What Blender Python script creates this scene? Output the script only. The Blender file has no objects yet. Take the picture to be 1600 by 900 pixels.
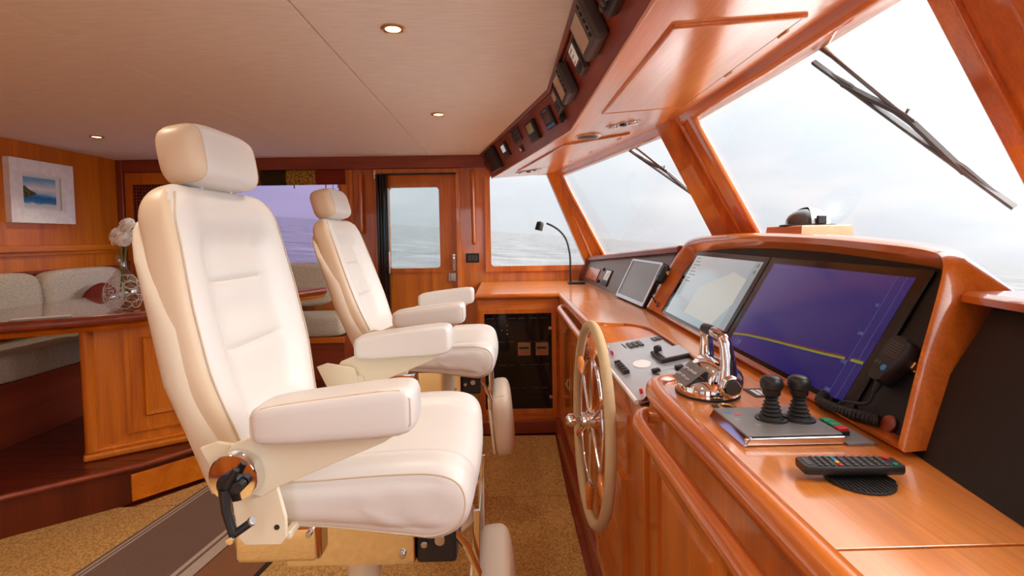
import bpy, bmesh, math, random
from math import sin, cos, pi, radians as rad, sqrt, exp
from mathutils import Vector as V, Matrix as M
random.seed(7)
S = bpy.context.scene
COL = S.collection

# ------------------------------------------------------------------ camera
cam_d = bpy.data.cameras.new('camera'); cam = bpy.data.objects.new('camera', cam_d); COL.objects.link(cam)
PITCH, YAW, ROLL = rad(2.5), rad(0.93), rad(1.0)
_f = V((sin(YAW)*cos(PITCH), cos(YAW)*cos(PITCH), -sin(PITCH)))
_r = _f.cross(V((0, 0, 1))).normalized(); _u = _r.cross(_f)
_r2 = cos(ROLL)*_r - sin(ROLL)*_u; _u2 = sin(ROLL)*_r + cos(ROLL)*_u
_m = M((_r2, _u2, -_f)).transposed().to_4x4(); _m.translation = V((0, 0, 1.3))
cam.matrix_world = _m
cam_d.sensor_width = 36; cam_d.lens = 18.0; cam_d.shift_y = -44/1600
cam_d.clip_start = 0.02; cam_d.clip_end = 200000
S.camera = cam

# ------------------------------------------------------------------ view, sky
S.view_settings.view_transform = 'Standard'; S.view_settings.look = 'None'
S.view_settings.exposure = 0.84; S.view_settings.gamma = 1.0; S.view_settings.use_curve_mapping = False
S.cycles.use_denoising = True
S.cycles.max_bounces = 10; S.cycles.diffuse_bounces = 6; S.cycles.glossy_bounces = 5; S.cycles.transparent_max_bounces = 12
S.cycles.sample_clamp_indirect = 8.0
SEA_N = V((0.08576, -0.0110, 0.99626)).normalized()      # the boat trims bow-up, so the horizon is tilted against the cabin
GLOW_D = V((0.80, -0.10, 0.59)).normalized()  # sky glow added out of view to light the chair fronts
W = bpy.data.worlds.new('sky'); S.world = W; W.use_nodes = True
nt = W.node_tree; nt.nodes.clear()
def wn(t, **k):
    n = nt.nodes.new(t)
    for a, b in k.items(): setattr(n, a, b)
    return n
tc = wn('ShaderNodeTexCoord')
d1 = wn('ShaderNodeVectorMath', operation='DOT_PRODUCT'); d1.inputs[1].default_value = SEA_N
nt.links.new(tc.outputs['Generated'], d1.inputs[0])
rp = wn('ShaderNodeValToRGB'); nt.links.new(d1.outputs['Value'], rp.inputs[0])
e = rp.color_ramp.elements
e[0].position = 0.0; e[0].color = (.60, .66, .72, 1)
e[1].position = 1.0; e[1].color = (.95, .98, 1, 1)
for p, c in ((.06, (.63, .71, .79, 1)), (.20, (.70, .80, .90, 1)), (.45, (.91, .96, 1.0, 1))):
    q = e.new(p); q.color = c
d2 = wn('ShaderNodeVectorMath', operation='DOT_PRODUCT'); d2.inputs[1].default_value = GLOW_D
nt.links.new(tc.outputs['Generated'], d2.inputs[0])
mx = wn('ShaderNodeMath', operation='MAXIMUM'); mx.inputs[1].default_value = 0; nt.links.new(d2.outputs['Value'], mx.inputs[0])
pw = wn('ShaderNodeMath', operation='POWER'); pw.inputs[1].default_value = 6; nt.links.new(mx.outputs[0], pw.inputs[0])
ml = wn('ShaderNodeMath', operation='MULTIPLY_ADD'); ml.inputs[1].default_value = 13.0; ml.inputs[2].default_value = 1.0
nt.links.new(pw.outputs[0], ml.inputs[0])
cl = wn('ShaderNodeTexNoise'); cl.inputs['Scale'].default_value = 2.2; cl.inputs['Detail'].default_value = 4
mp = wn('ShaderNodeMapping'); mp.inputs['Scale'].default_value = (1, 1, 4)
nt.links.new(tc.outputs['Generated'], mp.inputs[0]); nt.links.new(mp.outputs[0], cl.inputs['Vector'])
cr = wn('ShaderNodeMapRange'); cr.inputs['From Min'].default_value = .45; cr.inputs['From Max'].default_value = .7
cr.inputs['To Max'].default_value = .5
nt.links.new(cl.outputs[0], cr.inputs[0])
mixc = wn('ShaderNodeMixRGB'); mixc.inputs[2].default_value = (.96, .98, 1, 1)
nt.links.new(cr.outputs[0], mixc.inputs[0]); nt.links.new(rp.outputs[0], mixc.inputs[1])
bg = wn('ShaderNodeBackground'); nt.links.new(mixc.outputs[0], bg.inputs[0])
SKY = 1.6
st = wn('ShaderNodeMath', operation='MULTIPLY'); st.inputs[1].default_value = SKY
nt.links.new(ml.outputs[0], st.inputs[0]); nt.links.new(st.outputs[0], bg.inputs[1])
ow = wn('ShaderNodeOutputWorld'); nt.links.new(bg.outputs[0], ow.inputs[0])

# ------------------------------------------------------------------ materials
def srgb(r, g, b):
    f = lambda c: (c/255/12.92) if c/255 <= .04045 else ((c/255+.055)/1.055)**2.4
    return (f(r), f(g), f(b), 1)
def newmat(name):
    m = bpy.data.materials.new(name); m.use_nodes = True
    t = m.node_tree; b = t.nodes['Principled BSDF']
    return m, t, b
def plain(name, c, rough=.5, metal=0, coat=0, bump=0, bscale=200, spec=None, emit=0, ecol=None):
    m, t, b = newmat(name)
    b.inputs['Base Color'].default_value = c; b.inputs['Roughness'].default_value = rough
    b.inputs['Metallic'].default_value = metal; b.inputs['Coat Weight'].default_value = coat
    b.inputs['Coat Roughness'].default_value = .08
    if spec is not None: b.inputs['Specular IOR Level'].default_value = spec
    if emit:
        b.inputs['Emission Color'].default_value = ecol or c; b.inputs['Emission Strength'].default_value = emit
    if bump:
        x = t.nodes.new('ShaderNodeTexCoord'); n = t.nodes.new('ShaderNodeTexNoise')
        n.inputs['Scale'].default_value = bscale; n.inputs['Detail'].default_value = 3
        t.links.new(x.outputs['Object'], n.inputs['Vector'])
        q = t.nodes.new('ShaderNodeBump'); q.inputs['Strength'].default_value = bump; q.inputs['Distance'].default_value = .002
        t.links.new(n.outputs[0], q.inputs['Height']); t.links.new(q.outputs[0], b.inputs['Normal'])
    return m
def wood(name, c1, c2, axis, rough=.28, coat=.8, crough=.06, cior=1.6):
    m, t, b = newmat(name)
    x = t.nodes.new('ShaderNodeTexCoord')
    def noise(lo, hi, sc, det, dist):
        mp = t.nodes.new('ShaderNodeMapping'); s = [hi]*3; s['XYZ'.index(axis)] = lo
        mp.inputs['Scale'].default_value = s; t.links.new(x.outputs['Object'], mp.inputs[0])
        n = t.nodes.new('ShaderNodeTexNoise'); n.inputs['Scale'].default_value = sc
        n.inputs['Detail'].default_value = det; n.inputs['Distortion'].default_value = dist
        t.links.new(mp.outputs[0], n.inputs['Vector']); return n
    a = noise(.8, 9, 1.2, 4, .8); f = noise(4, 160, 1, 3, .2)
    r = t.nodes.new('ShaderNodeValToRGB'); r.color_ramp.elements[0].color = c1; r.color_ramp.elements[1].color = c2
    r.color_ramp.elements[0].position = .3; r.color_ramp.elements[1].position = .72
    t.links.new(a.outputs[0], r.inputs[0])
    g = t.nodes.new('ShaderNodeMapRange'); g.inputs['From Min'].default_value = .3; g.inputs['From Max'].default_value = .7
    g.inputs['To Min'].default_value = .86; g.inputs['To Max'].default_value = 1.08; t.links.new(f.outputs[0], g.inputs[0])
    mu = t.nodes.new('ShaderNodeVectorMath'); mu.operation = 'SCALE'
    t.links.new(r.outputs[0], mu.inputs[0]); t.links.new(g.outputs[0], mu.inputs['Scale'])
    t.links.new(mu.outputs[0], b.inputs['Base Color'])
    b.inputs['Roughness'].default_value = rough; b.inputs['Coat Weight'].default_value = coat
    b.inputs['Coat Roughness'].default_value = crough; b.inputs['Coat IOR'].default_value = cior
    return m
def weave(name, c1, c2, scale=180, rough=.9, bump=.6, stretch=(1, 1, 1), detail=2, dist=.004):
    m, t, b = newmat(name)
    x = t.nodes.new('ShaderNodeTexCoord'); mp = t.nodes.new('ShaderNodeMapping'); mp.inputs['Scale'].default_value = stretch
    t.links.new(x.outputs['Object'], mp.inputs[0])
    n = t.nodes.new('ShaderNodeTexNoise'); n.inputs['Scale'].default_value = scale; n.inputs['Detail'].default_value = detail
    t.links.new(mp.outputs[0], n.inputs['Vector'])
    r = t.nodes.new('ShaderNodeValToRGB'); r.color_ramp.elements[0].color = c1; r.color_ramp.elements[1].color = c2
    r.color_ramp.elements[0].position = .35; r.color_ramp.elements[1].position = .65
    t.links.new(n.outputs[0], r.inputs[0]); t.links.new(r.outputs[0], b.inputs['Base Color'])
    q = t.nodes.new('ShaderNodeBump'); q.inputs['Strength'].default_value = bump; q.inputs['Distance'].default_value = dist
    t.links.new(n.outputs[0], q.inputs['Height']); t.links.new(q.outputs[0], b.inputs['Normal'])
    b.inputs['Roughness'].default_value = rough
    b.inputs['Specular IOR Level'].default_value = .2
    return m
def glass(name, tint, refl=.06, rough=.0):
    m = bpy.data.materials.new(name); m.use_nodes = True; t = m.node_tree; t.nodes.clear()
    o = t.nodes.new('ShaderNodeOutputMaterial'); tr = t.nodes.new('ShaderNodeBsdfTransparent'); tr.inputs[0].default_value = tint
    g = t.nodes.new('ShaderNodeBsdfGlossy'); g.inputs['Roughness'].default_value = rough
    lw = t.nodes.new('ShaderNodeLayerWeight'); lw.inputs[0].default_value = .5
    pw_ = t.nodes.new('ShaderNodeMath'); pw_.operation = 'POWER'; pw_.inputs[1].default_value = 5; t.links.new(lw.outputs['Facing'], pw_.inputs[0])
    fr = t.nodes.new('ShaderNodeMath'); fr.operation = 'MULTIPLY_ADD'; fr.inputs[1].default_value = .5; fr.inputs[2].default_value = .02 if refl < .1 else refl; t.links.new(pw_.outputs[0], fr.inputs[0])
    mi = t.nodes.new('ShaderNodeMixShader'); t.links.new(fr.outputs[0], mi.inputs[0])
    t.links.new(tr.outputs[0], mi.inputs[1]); t.links.new(g.outputs[0], mi.inputs[2]); t.links.new(mi.outputs[0], o.inputs[0])
    return m

CH1, CH2 = srgb(180, 88, 24), srgb(226, 130, 44)
MAT = {}
for ax in 'XYZ':
    MAT['cherry'+ax] = wood('cherry wood '+ax, CH1, CH2, ax)
    MAT['top'+ax] = wood('worktop veneer '+ax, srgb(214, 124, 46), srgb(234, 150, 66), ax, rough=.34, coat=.9, crough=.14, cior=2.0)
    MAT['teak'+ax] = wood('golden teak '+ax, srgb(190, 96, 6), srgb(226, 130, 20), ax, rough=.35, coat=.25, crough=.2)
    MAT['dark'+ax] = wood('mahogany '+ax, srgb(122, 46, 24), srgb(158, 68, 38), ax, rough=.35, coat=.3, crough=.2)
MAT['step'+'X'] = wood('dark wenge X', srgb(78, 22, 8), srgb(108, 36, 14), 'X', coat=.2); MAT['step'+'Z'] = wood('dark wenge Z', srgb(78, 22, 8), srgb(108, 36, 14), 'Z', coat=.2)
MAT['soffit'] = wood('satin cherry soffit', srgb(234, 140, 60), srgb(246, 164, 88), 'Y', rough=.3, coat=1, crough=.16, cior=4.5)
MAT['tabletop'] = wood('lacquered table wood', srgb(112, 52, 22), srgb(150, 78, 34), 'Y', rough=.15, coat=1, crough=.02)
MAT['leather'] = plain('cream leather', srgb(226, 221, 215), .36, bump=.12, bscale=420)
MAT['leather_side'] = plain('beige leather', srgb(228, 212, 188), .42, bump=.12, bscale=420)
MAT['leather_shade'] = plain('side shaded leather', srgb(222, 198, 168), .42, bump=.12, bscale=420)  # cream leather darkened, shade of the chair sides put into its colour
MAT['seam'] = plain('stitched seam', srgb(214, 194, 166), .7)
MAT['cream_metal'] = plain('cream painted metal', srgb(236, 226, 198), .35)
MAT['chrome'] = plain('polished chrome', (.82, .82, .84, 1), .06, 1)
MAT['steel'] = plain('brushed steel', (.6, .6, .62, 1), .28, 1)
MAT['black'] = plain('black plastic', (.012, .012, .013, 1), .4)
MAT['blackgloss'] = plain('gloss black', (.008, .008, .01, 1), .12)
MAT['rubber'] = plain('black rubber', (.018, .018, .018, 1), .6)
MAT['graphite'] = plain('graphite plastic', srgb(72, 66, 64), .4)
MAT['ceiling'] = weave('beige ceiling fabric', srgb(238, 230, 220), srgb(247, 239, 229), 9, .85, .08, (1, 10, 1), 6)
MAT['carpet'] = weave('tan loop carpet', srgb(164, 118, 60), srgb(214, 170, 104), 130, .95, 1.0, dist=.006)
MAT['fabric'] = weave('woven settee fabric', srgb(176, 164, 144), srgb(206, 196, 178), 70, .95, .5, (1, 1, 4))
MAT['redfab'] = weave('maroon pillow fabric', srgb(84, 26, 18), srgb(120, 44, 30), 120, .95, .5)
MAT['greyfascia'] = plain('grey fascia', srgb(122, 122, 122), .38)
MAT['helmfascia'] = plain('silver grey helm fascia', srgb(182, 184, 188), .24, .4)
MAT['blackfascia'] = plain('black fascia', srgb(20, 16, 15), .6)
MAT['white'] = plain('white plastic', srgb(235, 235, 232), .4)
MAT['brass'] = plain('brass', (.75, .52, .26, 1), .25, 1)
MAT['lcdtan'] = plain('unlit tan screen', srgb(186, 158, 134), .25)
MAT['lcdwhite'] = plain('pale lcd', srgb(206, 204, 196), .25, emit=.15)
MAT['lcdgreen'] = plain('green lcd', srgb(168, 172, 130), .25)
MAT['ink'] = plain('dark print', (.02, .02, .02, 1), .5)
MAT['print'] = plain('pale print', srgb(150, 150, 150), .5)
MAT['green'] = plain('green button', srgb(20, 150, 100), .35)
MAT['red'] = plain('red button', srgb(210, 40, 36), .35)
MAT['blue'] = plain('blue button', srgb(60, 140, 210), .35)
MAT['yellow'] = plain('yellow button', srgb(225, 185, 50), .35)
MAT['leaf'] = plain('green stem', srgb(86, 130, 60), .5)
MAT['petal'] = plain('white petal', srgb(246, 244, 240), .6)
MAT['wheelrim'] = plain('tan suede rim', srgb(196, 170, 128), .75, bump=.2, bscale=500)
MAT['netting'] = plain('pale cord netting', srgb(216, 208, 190), .7)
MAT['wiper'] = plain('weathered wiper metal', srgb(150, 150, 152), .5, .2)
MAT['paper'] = plain('white paper', srgb(230, 230, 226), .6)
MAT['pane'] = glass('clear pane', (.97, .98, .98, 1))
MAT['pane_wind'] = glass('lightly tinted windscreen pane', (.67, .652, .637, 1))
MAT['pane_grey'] = glass('grey tinted pane', (.555, .56, .55, 1))
MAT['pane_purple'] = glass('purple tinted pane', (.46, .405, .51, 1))
MAT['vaseglass'] = glass('vase glass', (.93, .95, .96, 1), .14)
MAT['outside'] = plain('white gelcoat', srgb(240, 240, 240), .4)

# ------------------------------------------------------------------ mesh helpers
ROOTM = {}
def root_of(o):
    while o.parent: o = o.parent
    return o
def obj(name, bm, mat, parent=None, local=False, sharp=48, origin=True):
    """one mesh object; verts are given in world space unless local"""
    if isinstance(bm, (list, tuple)): bm = join(*bm)
    bmesh.ops.remove_doubles(bm, verts=bm.verts, dist=1e-6)
    bmesh.ops.recalc_face_normals(bm, faces=bm.faces)
    o_loc = None
    if parent is not None and not local:
        bm.transform(ROOTM[root_of(parent).name].inverted())
    elif parent is None and origin and not local:
        xs = [v.co for v in bm.verts]
        o_loc = V((sum(v.x for v in xs)/len(xs), sum(v.y for v in xs)/len(xs), min(v.z for v in xs)))
        bm.transform(M.Translation(-o_loc))
    ca = cos(rad(sharp))
    bm.normal_update()
    for f in bm.faces: f.smooth = True
    for ed in bm.edges:
        if len(ed.link_faces) == 2 and ed.link_faces[0].normal.dot(ed.link_faces[1].normal) < ca: ed.smooth = False
    me = bpy.data.meshes.new(name); bm.to_mesh(me); bm.free()
    me.materials.append(MAT[mat] if isinstance(mat, str) else mat)
    o = bpy.data.objects.new(name, me); COL.objects.link(o)
    if len(me.vertices) < 400:
        wn_m = o.modifiers.new('weighted_normals', 'WEIGHTED_NORMAL'); wn_m.keep_sharp = True; wn_m.weight = 100
    if parent is not None: o.parent = parent
    if o_loc is not None: o.location = o_loc
    ROOTM[o.name] = M.Translation(o_loc) if o_loc is not None else M.Identity(4)
    return o
def tag(o, label, cat, group=None):
    o['label'] = label; o['category'] = cat
    if group: o['group'] = group
    return o
def thing(name, label, cat, loc=(0, 0, 0), mat=None, group=None):
    o = bpy.data.objects.new(name, None); COL.objects.link(o); o.empty_display_size = .05
    m = mat if mat is not None else M.Translation(V(loc))
    o.matrix_world = m; ROOTM[o.name] = m.copy()
    return tag(o, label, cat, group)
def struct(name, bm, mat, parent=None):
    o = obj(name, bm, mat, parent, origin=False)
    if parent is None: o['kind'] = 'structure'
    return o
def struct_root(name):
    o = bpy.data.objects.new(name, None); COL.objects.link(o); o['kind'] = 'structure'; ROOTM[o.name] = M.Identity(4)
    return o
def join(*bms):
    r = bmesh.new()
    for b in bms:
        if b is None: continue
        me = bpy.data.meshes.new('tmp'); b.to_mesh(me); b.free(); r.from_mesh(me); bpy.data.meshes.remove(me)
    return r
def box(x0, x1, y0, y1, z0, z1, bev=0, seg=2, m=None):
    b = bmesh.new(); bmesh.ops.create_cube(b, size=1)
    for v in b.verts:
        v.co = V((x0+(v.co.x+.5)*(x1-x0), y0+(v.co.y+.5)*(y1-y0), z0+(v.co.z+.5)*(z1-z0)))
    if bev: bmesh.ops.bevel(b, geom=b.edges[:], offset=bev, segments=seg, profile=.5, affect='EDGES')
    if m is not None: b.transform(m)
    return b
def cbox(c, s, bev=0, seg=2, m=None):
    return box(c[0]-s[0]/2, c[0]+s[0]/2, c[1]-s[1]/2, c[1]+s[1]/2, c[2]-s[2]/2, c[2]+s[2]/2, bev, seg, m)
def loft(rings, closed=True, cap=True, m=None):
    b = bmesh.new(); R = [[b.verts.new(V(p)) for p in r] for r in rings]
    n = len(R[0])
    for i in range(len(R)-1):
        for j in range(n if closed else n-1):
            k = (j+1) % n
            try: b.faces.new((R[i][j], R[i][k], R[i+1][k], R[i+1][j]))
            except ValueError: pass
    if cap:
        b.faces.new(R[0][::-1]); b.faces.new(R[-1])
    if m is not None: b.transform(m)
    return b
def prism(pts, h, bev=0, seg=2, m=None):
    """polygon (list of 3D points) extruded by vector h"""
    h = V(h); P = [V(p) for p in pts]
    b = loft([P, [p+h for p in P]])
    if bev:
        bmesh.ops.recalc_face_normals(b, faces=b.faces)
        bmesh.ops.bevel(b, geom=b.edges[:], offset=bev, segments=seg, profile=.5, affect='EDGES')
    if m is not None: b.transform(m)
    return b
def ring(outer, inner, h, m=None):
    """flat ring between two loops of equal length, extruded by h"""
    h = V(h); n = len(outer); b = bmesh.new()
    L = [[b.verts.new(V(p)) for p in q] for q in (outer, inner, [V(p)+h for p in inner], [V(p)+h for p in outer])]
    for a in range(4):
        c = (a+1) % 4
        for j in range(n):
            k = (j+1) % n
            b.faces.new((L[a][j], L[a][k], L[c][k], L[c][j]))
    if m is not None: b.transform(m)
    return b
def rrect(w0, w1, h0, h1, r, seg=5):
    """2D rounded rect; r one radius or four (bl, br, tr, tl)"""
    if not isinstance(r, (tuple, list)): r = (r,)*4
    out = []
    for (cx, cy, a0), q in zip(((w0, h0, 180), (w1, h0, 270), (w1, h1, 0), (w0, h1, 90)), r):
        sx = 1 if cx == w0 else -1; sy = 1 if cy == h0 else -1
        for i in range(seg+1):
            a = rad(a0+90*i/seg); out.append((cx+sx*q+q*cos(a), cy+sy*q+q*sin(a)))
    return out
def smooth_path(pts, n=8, closed=False):
    P = [V(p) for p in pts]; out = []; N = len(P)
    for i in range(N if closed else N-1):
        p0 = P[(i-1) % N] if closed or i else P[0]; p1 = P[i]; p2 = P[(i+1) % N]
        p3 = P[(i+2) % N] if closed or i+2 < N else P[-1]
        for k in range(n):
            t = k/n
            out.append(.5*((2*p1)+(p2-p0)*t+(2*p0-5*p1+4*p2-p3)*t*t+(3*p1-p0-3*p2+p3)*t**3))
    if not closed: out.append(P[-1])
    return out
def tube(pts, r, seg=8, closed=False, cap=True, m=None, sq=None):
    P = [V(p) for p in pts]; N = len(P); rr = r if isinstance(r, (list, tuple)) else [r]*N
    T = []
    for i in range(N):
        a = P[i-1] if (i or closed) else P[0]; c = P[(i+1) % N] if (i < N-1 or closed) else P[-1]
        T.append((c-a).normalized())
    u = T[0].orthogonal().normalized()
    if sq is not None: u = (V(sq)-V(sq).dot(T[0])*T[0]).normalized()
    rings = []
    for i in range(N):
        u = (u-u.dot(T[i])*T[i]).normalized(); w = T[i].cross(u)
        rings.append([P[i]+rr[i]*(cos(2*pi*k/seg)*u+sin(2*pi*k/seg)*w) for k in range(seg)])
    if closed: rings.append(rings[0])
    return loft(rings, True, cap and not closed, m)
def lathe(prof, seg=24, m=None):
    """profile list of (r, z) spun round z"""
    rings = [[(max(r, 1e-5)*cos(2*pi*k/seg), max(r, 1e-5)*sin(2*pi*k/seg), z) for k in range(seg)] for r, z in prof]
    return loft(rings, True, True, m)
def cushion(sx, sy, sz, e=5, div=7, m=None, f=None):
    b = bmesh.new(); bmesh.ops.create_cube(b, size=2)
    bmesh.ops.subdivide_edges(b, edges=b.edges[:], cuts=div, use_grid_fill=True)
    for v in b.verts:
        c = v.co; c = V([copysign_pow(t) for t in c])
        k = (abs(c.x)**e+abs(c.y)**e+abs(c.z)**e)**(-1/e)
        v.co = V((c.x*k*sx/2, c.y*k*sy/2, c.z*k*sz/2))
        if f: v.co = f(v.co)
    if m is not None: b.transform(m)
    return b
def copysign_pow(t): return math.copysign(sin(abs(t)*pi/2)**.8, t) if t else 0.0
def frame(o, ex, ey):
    ex = V(ex).normalized(); ez = ex.cross(V(ey)).normalized(); ey = ez.cross(ex)
    m = M((ex, ey, ez)).transposed().to_4x4(); m.translation = V(o); return m
def rotm(axis, deg): return M.Rotation(rad(deg), 4, axis)
T = lambda *p: M.Translation(V(p))
def disc(c, axis, r, h, seg=20, bev=.15):
    z = V(axis).normalized(); x = z.orthogonal().normalized(); m = frame(c, x, z.cross(x))
    b = h*bev if h*bev < r*.4 else r*.3
    return lathe([(r-b, 0), (r, b), (r, h-b), (r-b, h)], seg, m)
def text(s, size, mat, parent, m, name='lettering', ext=.0004, align='CENTER'):
    c = bpy.data.curves.new('t', 'FONT'); c.body = s; c.size = size; c.extrude = ext; c.align_x = align; c.align_y = 'CENTER'
    c.resolution_u = 2
    o = bpy.data.objects.new('t', c); COL.objects.link(o)
    dg = bpy.context.evaluated_depsgraph_get(); me = bpy.data.meshes.new_from_object(o.evaluated_get(dg))
    bpy.data.objects.remove(o)
    b = bmesh.new(); b.from_mesh(me); bpy.data.meshes.remove(me); b.transform(m)
    return obj(name, b, mat, parent, local=True)
def copy_tree(o, parent=None):
    c = o.copy(); COL.objects.link(c); c.parent = parent
    for ch in list(o.children): copy_tree(ch, c)
    return c
# ================================================================== THE SETTING
YP, YS, XA, ZC = 4.33, -1.09, -3.17, 1.99        # port wall, starboard wall, aft wall, ceiling
YC = (YP+YS)/2                                     # the boat's centreline
def mir(y): return 2*YC-y
# sea
m, t, b = newmat('open sea')
x = t.nodes.new('ShaderNodeTexCoord'); mp_ = t.nodes.new('ShaderNodeMapping'); mp_.inputs['Scale'].default_value = (.12, .16, 1)
t.links.new(x.outputs['Object'], mp_.inputs[0])
n1 = t.nodes.new('ShaderNodeTexNoise'); n1.inputs['Scale'].default_value = .5; n1.inputs['Detail'].default_value = 10; n1.inputs['Roughness'].default_value = .72
t.links.new(mp_.outputs[0], n1.inputs['Vector'])
q = t.nodes.new('ShaderNodeBump'); q.inputs['Strength'].default_value = 1; q.inputs['Distance'].default_value = .5
t.links.new(n1.outputs[0], q.inputs['Height']); t.links.new(q.outputs[0], b.inputs['Normal'])
r_ = t.nodes.new('ShaderNodeValToRGB'); r_.color_ramp.elements[0].color = (.12, .125, .13, 1); r_.color_ramp.elements[1].color = (.23, .235, .24, 1)
r_.color_ramp.elements[0].position = .40; r_.color_ramp.elements[1].position = .60
t.links.new(n1.outputs[0], r_.inputs[0]); t.links.new(r_.outputs[0], b.inputs['Base Color'])
b.inputs['Roughness'].default_value = .6; b.inputs['Specular IOR Level'].default_value = .12
MAT['sea'] = m
bs = bmesh.new(); L_ = 60000
for p in ((-L_, -L_, 0), (L_, -L_, 0), (L_, L_, 0), (-L_, L_, 0)): bs.verts.new(p)
bs.faces.new(bs.verts)
sea = obj('sea', bs, 'sea', local=True)
sea['kind'] = 'structure'
sea.rotation_mode = 'QUATERNION'; sea.rotation_quaternion = V((0, 0, 1)).rotation_difference(SEA_N); sea.location = SEA_N*-3.6

# unseen white decks, added to bounce light up into the wheelhouse
fd = [[(x_, mir(w), z_), (x_, w, z_), (x_, w, z_-.1), (x_, mir(w), z_-.1)] for x_, w, z_ in ((1.405, 4.9, .93), (2.2, 4.9, .82), (3.4, 4.6, .66), (4.4, 4.0, .54), (5.0, 3.4, .46), (6.4, 1.75, .0))]
struct('bounce_foredeck', loft(fd), 'outside')
struct('bounce_deck_port', box(-5.5, 1.41, YP+.07, 4.99, .0, .1), 'outside'); struct('bounce_deck_starboard', box(-5.5, 1.41, mir(4.99), YS-.07, .0, .1), 'outside')
struct('floor', box(-3.25, 1.4, YS-.08, YP+.08, -.08, -.012), 'darkX')
# carpet: two laid pieces with a joint, stopping short of the console plinth
cp = [(-3.1, -1.0), (.30, -1.0), (.30, 2.515), (-1.95, 2.515), (-2.6, 2.03), (-3.1, 1.75)]
tag(obj('fitted_carpet', prism([(a, c, -.012) for a, c in cp], (0, 0, .012), .003), 'carpet'), 'tan loop pile carpet around the chair bases on the near side of the joint', 'carpet')
cp = [(-1.85, 2.522), (.30, 2.522), (.318, 3.30), (-.2, 3.32), (-.2, 4.25), (-1.0, 4.25), (-1.45, 3.0)]
tag(obj('fitted_carpet', prism([(a, c, -.012) for a, c in cp], (0, 0, .012), .003), 'carpet'), 'tan loop pile carpet beyond the joint, in front of the black glass cabinet', 'carpet')

# ceiling: slab + lining panels
roof = struct_root('ceiling')
obj('roof_slab', box(-3.25, .98, YS-.08, YP+.08, 2.0, 2.06), 'outside', roof)
g = .003
FT = [(-.19, YP), (.24, 2.43), (.24, mir(2.43)), (-.19, YS)]      # forward edge of the lining = top of the overhead console
for a, c in ((-3.17, -2.286), (-2.286, -1.443), (-1.443, -.605)):
    obj('ceiling_panel', box(a+g, c-g, YS, YP, ZC, ZC+.012, .002), 'ceiling', roof)
obj('ceiling_panel', prism([(-.605+g, YS, ZC), (-.605+g, YP, ZC)]+[(p[0], p[1], ZC) for p in FT], (0, 0, .012), .002), 'ceiling', roof)

# ---- port and starboard walls
def side_wall(name, y, s, mat):
    """wall from y outwards by s*.06, openings for the aft window, the door and the forward window"""
    y2 = y+s*.06; B = lambda a, c, z0, z1: box(a, c, min(y, y2), max(y, y2), z0, z1)
    a0, z0 = (-2.62, 1.06) if s > 0 else (-2.8, .9)  # unseen starboard window, opening enlarged to let in more light
    parts = [B(-3.25, a0, 0, 2.0), B(a0, -1.34, 0, z0), B(a0, -1.34, 1.84, 2.0), B(-1.34, -1.0, 0, 2.0),
             B(-1.0, -.385, 0, .20), B(-1.0, -.385, 1.85, 2.0), B(-.385, -.14, 0, 2.0), B(-.14, .75, 0, 1.03)]
    pts = [(-.14, y, 1.86), (.40, y, 1.86), (.50, y, 2.0), (-.14, y, 2.0)]
    parts.append(prism(pts, (0, s*.06, 0)))
    parts.append(prism([(.72, y, 1.03), (.75, y, 0), (1.40, y, 0), (1.30, y, 1.03)], (0, s*.06, 0)))
    return struct(name, join(*parts), mat)
side_wall('wall_port', YP, 1, 'cherryZ'); side_wall('wall_starboard', YS, -1, 'cherryZ')
struct('wall_aft', box(XA-.06, XA, YS-.06, YP+.06, 0, 2.0), 'teakZ')
struct('wall_bow', box(1.34, 1.40, YS-.06, YP+.06, 0, 1.02), 'outside')
# header beam along the port wall
struct('trim_1', box(-3.12, -.14, YP-.05, YP, 1.888, ZC, .006), 'darkX')
# corner post port/aft
struct('trim_2', box(XA, XA+.05, YP-.05, YP, .2, ZC, .006), 'darkZ')
# rails on the aft wall: ledge below the picture panel, capping over the settee back
struct('trim_3', join(box(XA, XA+.035, YS, YP-.05, 1.255, 1.305, .01), box(XA, XA+.018, YS, YP-.05, 1.232, 1.256, .004)), 'teakY')
struct('trim_4', box(XA, XA+.03, YS, YP-.05, 1.105, 1.132, .006), 'darkY')
# vertical posts either side of the door, seen as raised mouldings
struct('trim_5', join(box(-1.345, -1.285, YP-.035, YP, 1.06, 1.888, .006), box(-1.285, -1.25, YP-.018, YP, .9, 1.888, .004)), 'cherryZ')
struct('trim_6', join(box(-.395, -.36, YP-.03, YP, .2, 1.86, .006), box(-1.075, -1.035, YP-.03, YP, .2, 1.86, .006), box(-1.075, -.36, YP-.03, YP, 1.842, 1.888, .006)), 'cherryZ')

def wall_window(name, loop_in, loop_out, y, s, mat, pane, fmat='cherryZ', proud=.022):
    r = struct_root(name)
    lo = [(a, y-s*proud, c) for a, c in loop_out]; li = [(a, y-s*proud, c) for a, c in loop_in]
    obj('window_frame', ring(lo, li, (0, s*(proud+.05), 0)), fmat, r)
    obj('pane', prism([(a, y+s*.02, c) for a, c in loop_in], (0, s*.006, 0)), pane, r)
    return r
for y, s, sfx, pn1, pn2 in ((YP, 1, '1', 'pane_purple', 'pane'), (YS, -1, '6', 'pane_grey', 'pane')):
    a0, z0 = (-2.62, 1.06) if s > 0 else (-2.8, .9)
    wall_window('window_'+sfx, rrect(a0+.04, -1.362, z0+.03, 1.81, .02), rrect(a0-.01, -1.335, z0-.01, 1.85, .01), y, s, None, pn1)
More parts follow.
